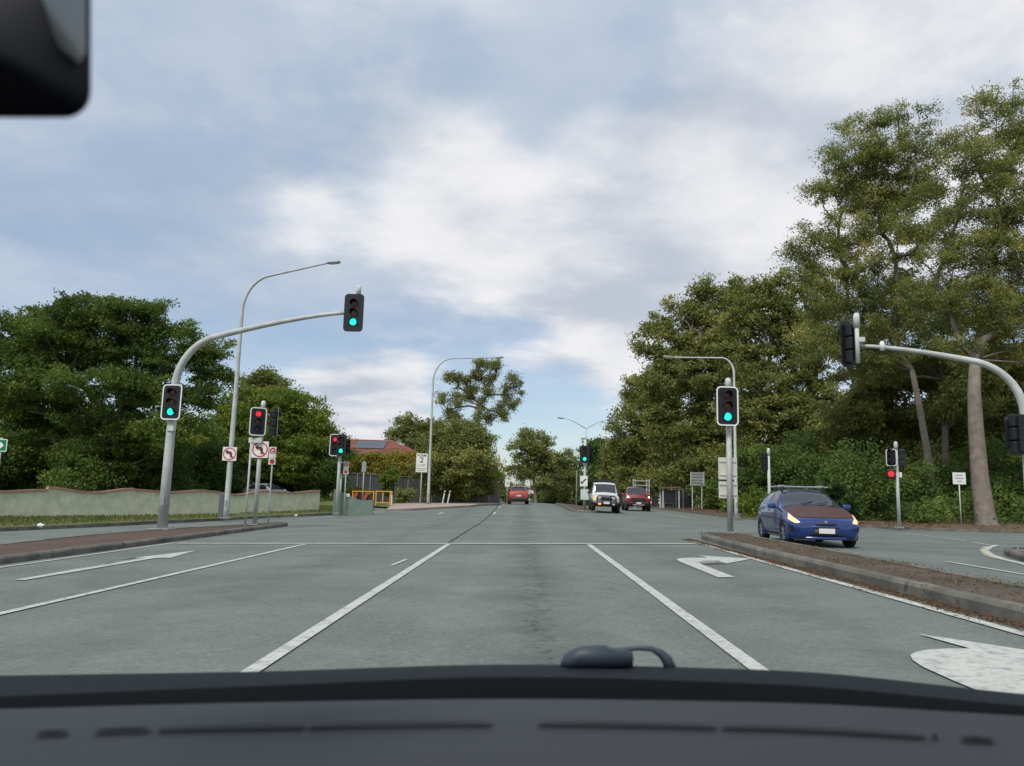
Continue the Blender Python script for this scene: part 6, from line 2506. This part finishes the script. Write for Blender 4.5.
# weeds on the median and dry leaves along its kerb
n = 2600
x = rg.uniform(4.95, 6.2, n)
y = rg.uniform(6, 22.5, n)
cl_ = np.sin(x * 7 + y * 1.3) + np.sin(y * 2.1) + rg.normal(0, .8, n)
ok = cl_ > .9
x, y = x[ok], y[ok]
n = len(x)
hgt = rg.uniform(.02, .07, n)
a = unit(np.stack([rg.normal(0, .4, n), rg.normal(0, .4, n), np.ones(n)], -1)) * hgt[:, None] * .5
bb = unit(np.cross(a, rg.normal(size=(n, 3)))) * .010
gr = leaf_mesh('weeds', np.stack([x, y, gz_np(x, y) + .13 + hgt * .45], -1), a, bb, rg.random(n), LM_GRASS, None)
tag(gr, 'sparse dry weeds growing on the right median', 'weeds', kind='stuff')
LM_LITTER = leaf_mat('dry_leaf', (.10, .060, .035), (.17, .105, .060), (.26, .17, .10))
n = 14000
y = rg.uniform(4.5, 22, n)
x = 4.70 - np.abs(rg.normal(0, .15, n)) * (.6 + .5 * np.sin(y * 1.7) ** 2) - .01
med_n = 3500
x[:med_n] = rg.uniform(4.95, 6.2, med_n)
zz = gz_np(x, y) + np.where(np.arange(n) < med_n, .14, .008)
a = unit(rg.normal(size=(n, 3)) * np.array([1, 1, .25])) * rg.uniform(.012, .035, n)[:, None]
bb = unit(np.cross(a, np.array([0, 0, 1.0]) + rg.normal(size=(n, 3)) * .3)) * .010
lt = leaf_mesh('leaf_litter', np.stack([x, y, zz + .006], -1), a, bb, rg.random(n), LM_LITTER, None)
tag(lt, 'brown dry leaves and bark along the right median kerb', 'leaf litter', kind='stuff')
# litter on the right verge under the gums
n = 9000
rk = np.array([[p.x, p.y] for p in RKR])
td = unit(np.diff(rk, axis=0))
nr = np.stack([-td[:, 1], td[:, 0]], -1)
k_ = rg.integers(0, len(RKR) - 1, n)
dist = .2 + rg.random(n) * 5
pos2 = rk[k_] + td[k_] * rg.random(n)[:, None] + nr[k_] * dist[:, None]
ok = (pos2[:, 1] < 75) & (pos2[:, 1] > 18)
pos2, dist = pos2[ok], dist[ok]
n = len(pos2)
a = unit(rg.normal(size=(n, 3)) * np.array([1, 1, .35])) * rg.uniform(.03, .11, n)[:, None]
bb = unit(np.cross(a, np.array([0, 0, 1.0]) + rg.normal(size=(n, 3)) * .4)) * .03
lt = leaf_mesh('leaf_litter', np.stack([pos2[:, 0], pos2[:, 1], gz_np(pos2[:, 0], pos2[:, 1]) + .12 + .02 * dist], -1), a, bb, rg.random(n), LM_LITTER, None)
tag(lt, 'brown leaf and bark litter under the gums on the right verge', 'leaf litter', kind='stuff')

# scraps of paper on the left verge and kerb
PAPER = mat('scrap_paper', (.70, .70, .68), .8)
SCR = [(66, 515.5, .28, 'crumpled white litter on the grass near the left end of the wall'), (264, 507.5, .30, 'crumpled white litter at the foot of the wall by the signs'), (235, 511, .22, 'white scrap just right of the street light base'),
       (296, 517.5, .16, 'white scrap on the kerb at the island nose'), (40, 529, .2, 'white scrap on the left kerb near the picture edge')]
for (px, py, s_, lab) in SCR:
    g_ = G(px, py, .28)
    zv = verge_z(g_.x, g_.y)
    bm_ = bmesh.new()
    bmesh.ops.create_icosphere(bm_, subdivisions=2, radius=s_ * .5)
    for v_ in bm_.verts:
        v_.co *= random.uniform(.55, 1.15)
        v_.co.z = v_.co.z * .7 + s_ * .3
    me = bpy.data.meshes.new('litter')
    bm_.to_mesh(me)
    bm_.free()
    me.materials.append(PAPER)
    o_ = bpy.data.objects.new('litter', me)
    o_.location = (g_.x, g_.y, zv)
    COL.objects.link(o_)
    tag(o_, lab, 'litter')
print('LEAVES', LEAF_TOTAL, 'OBJ', len(bpy.data.objects))
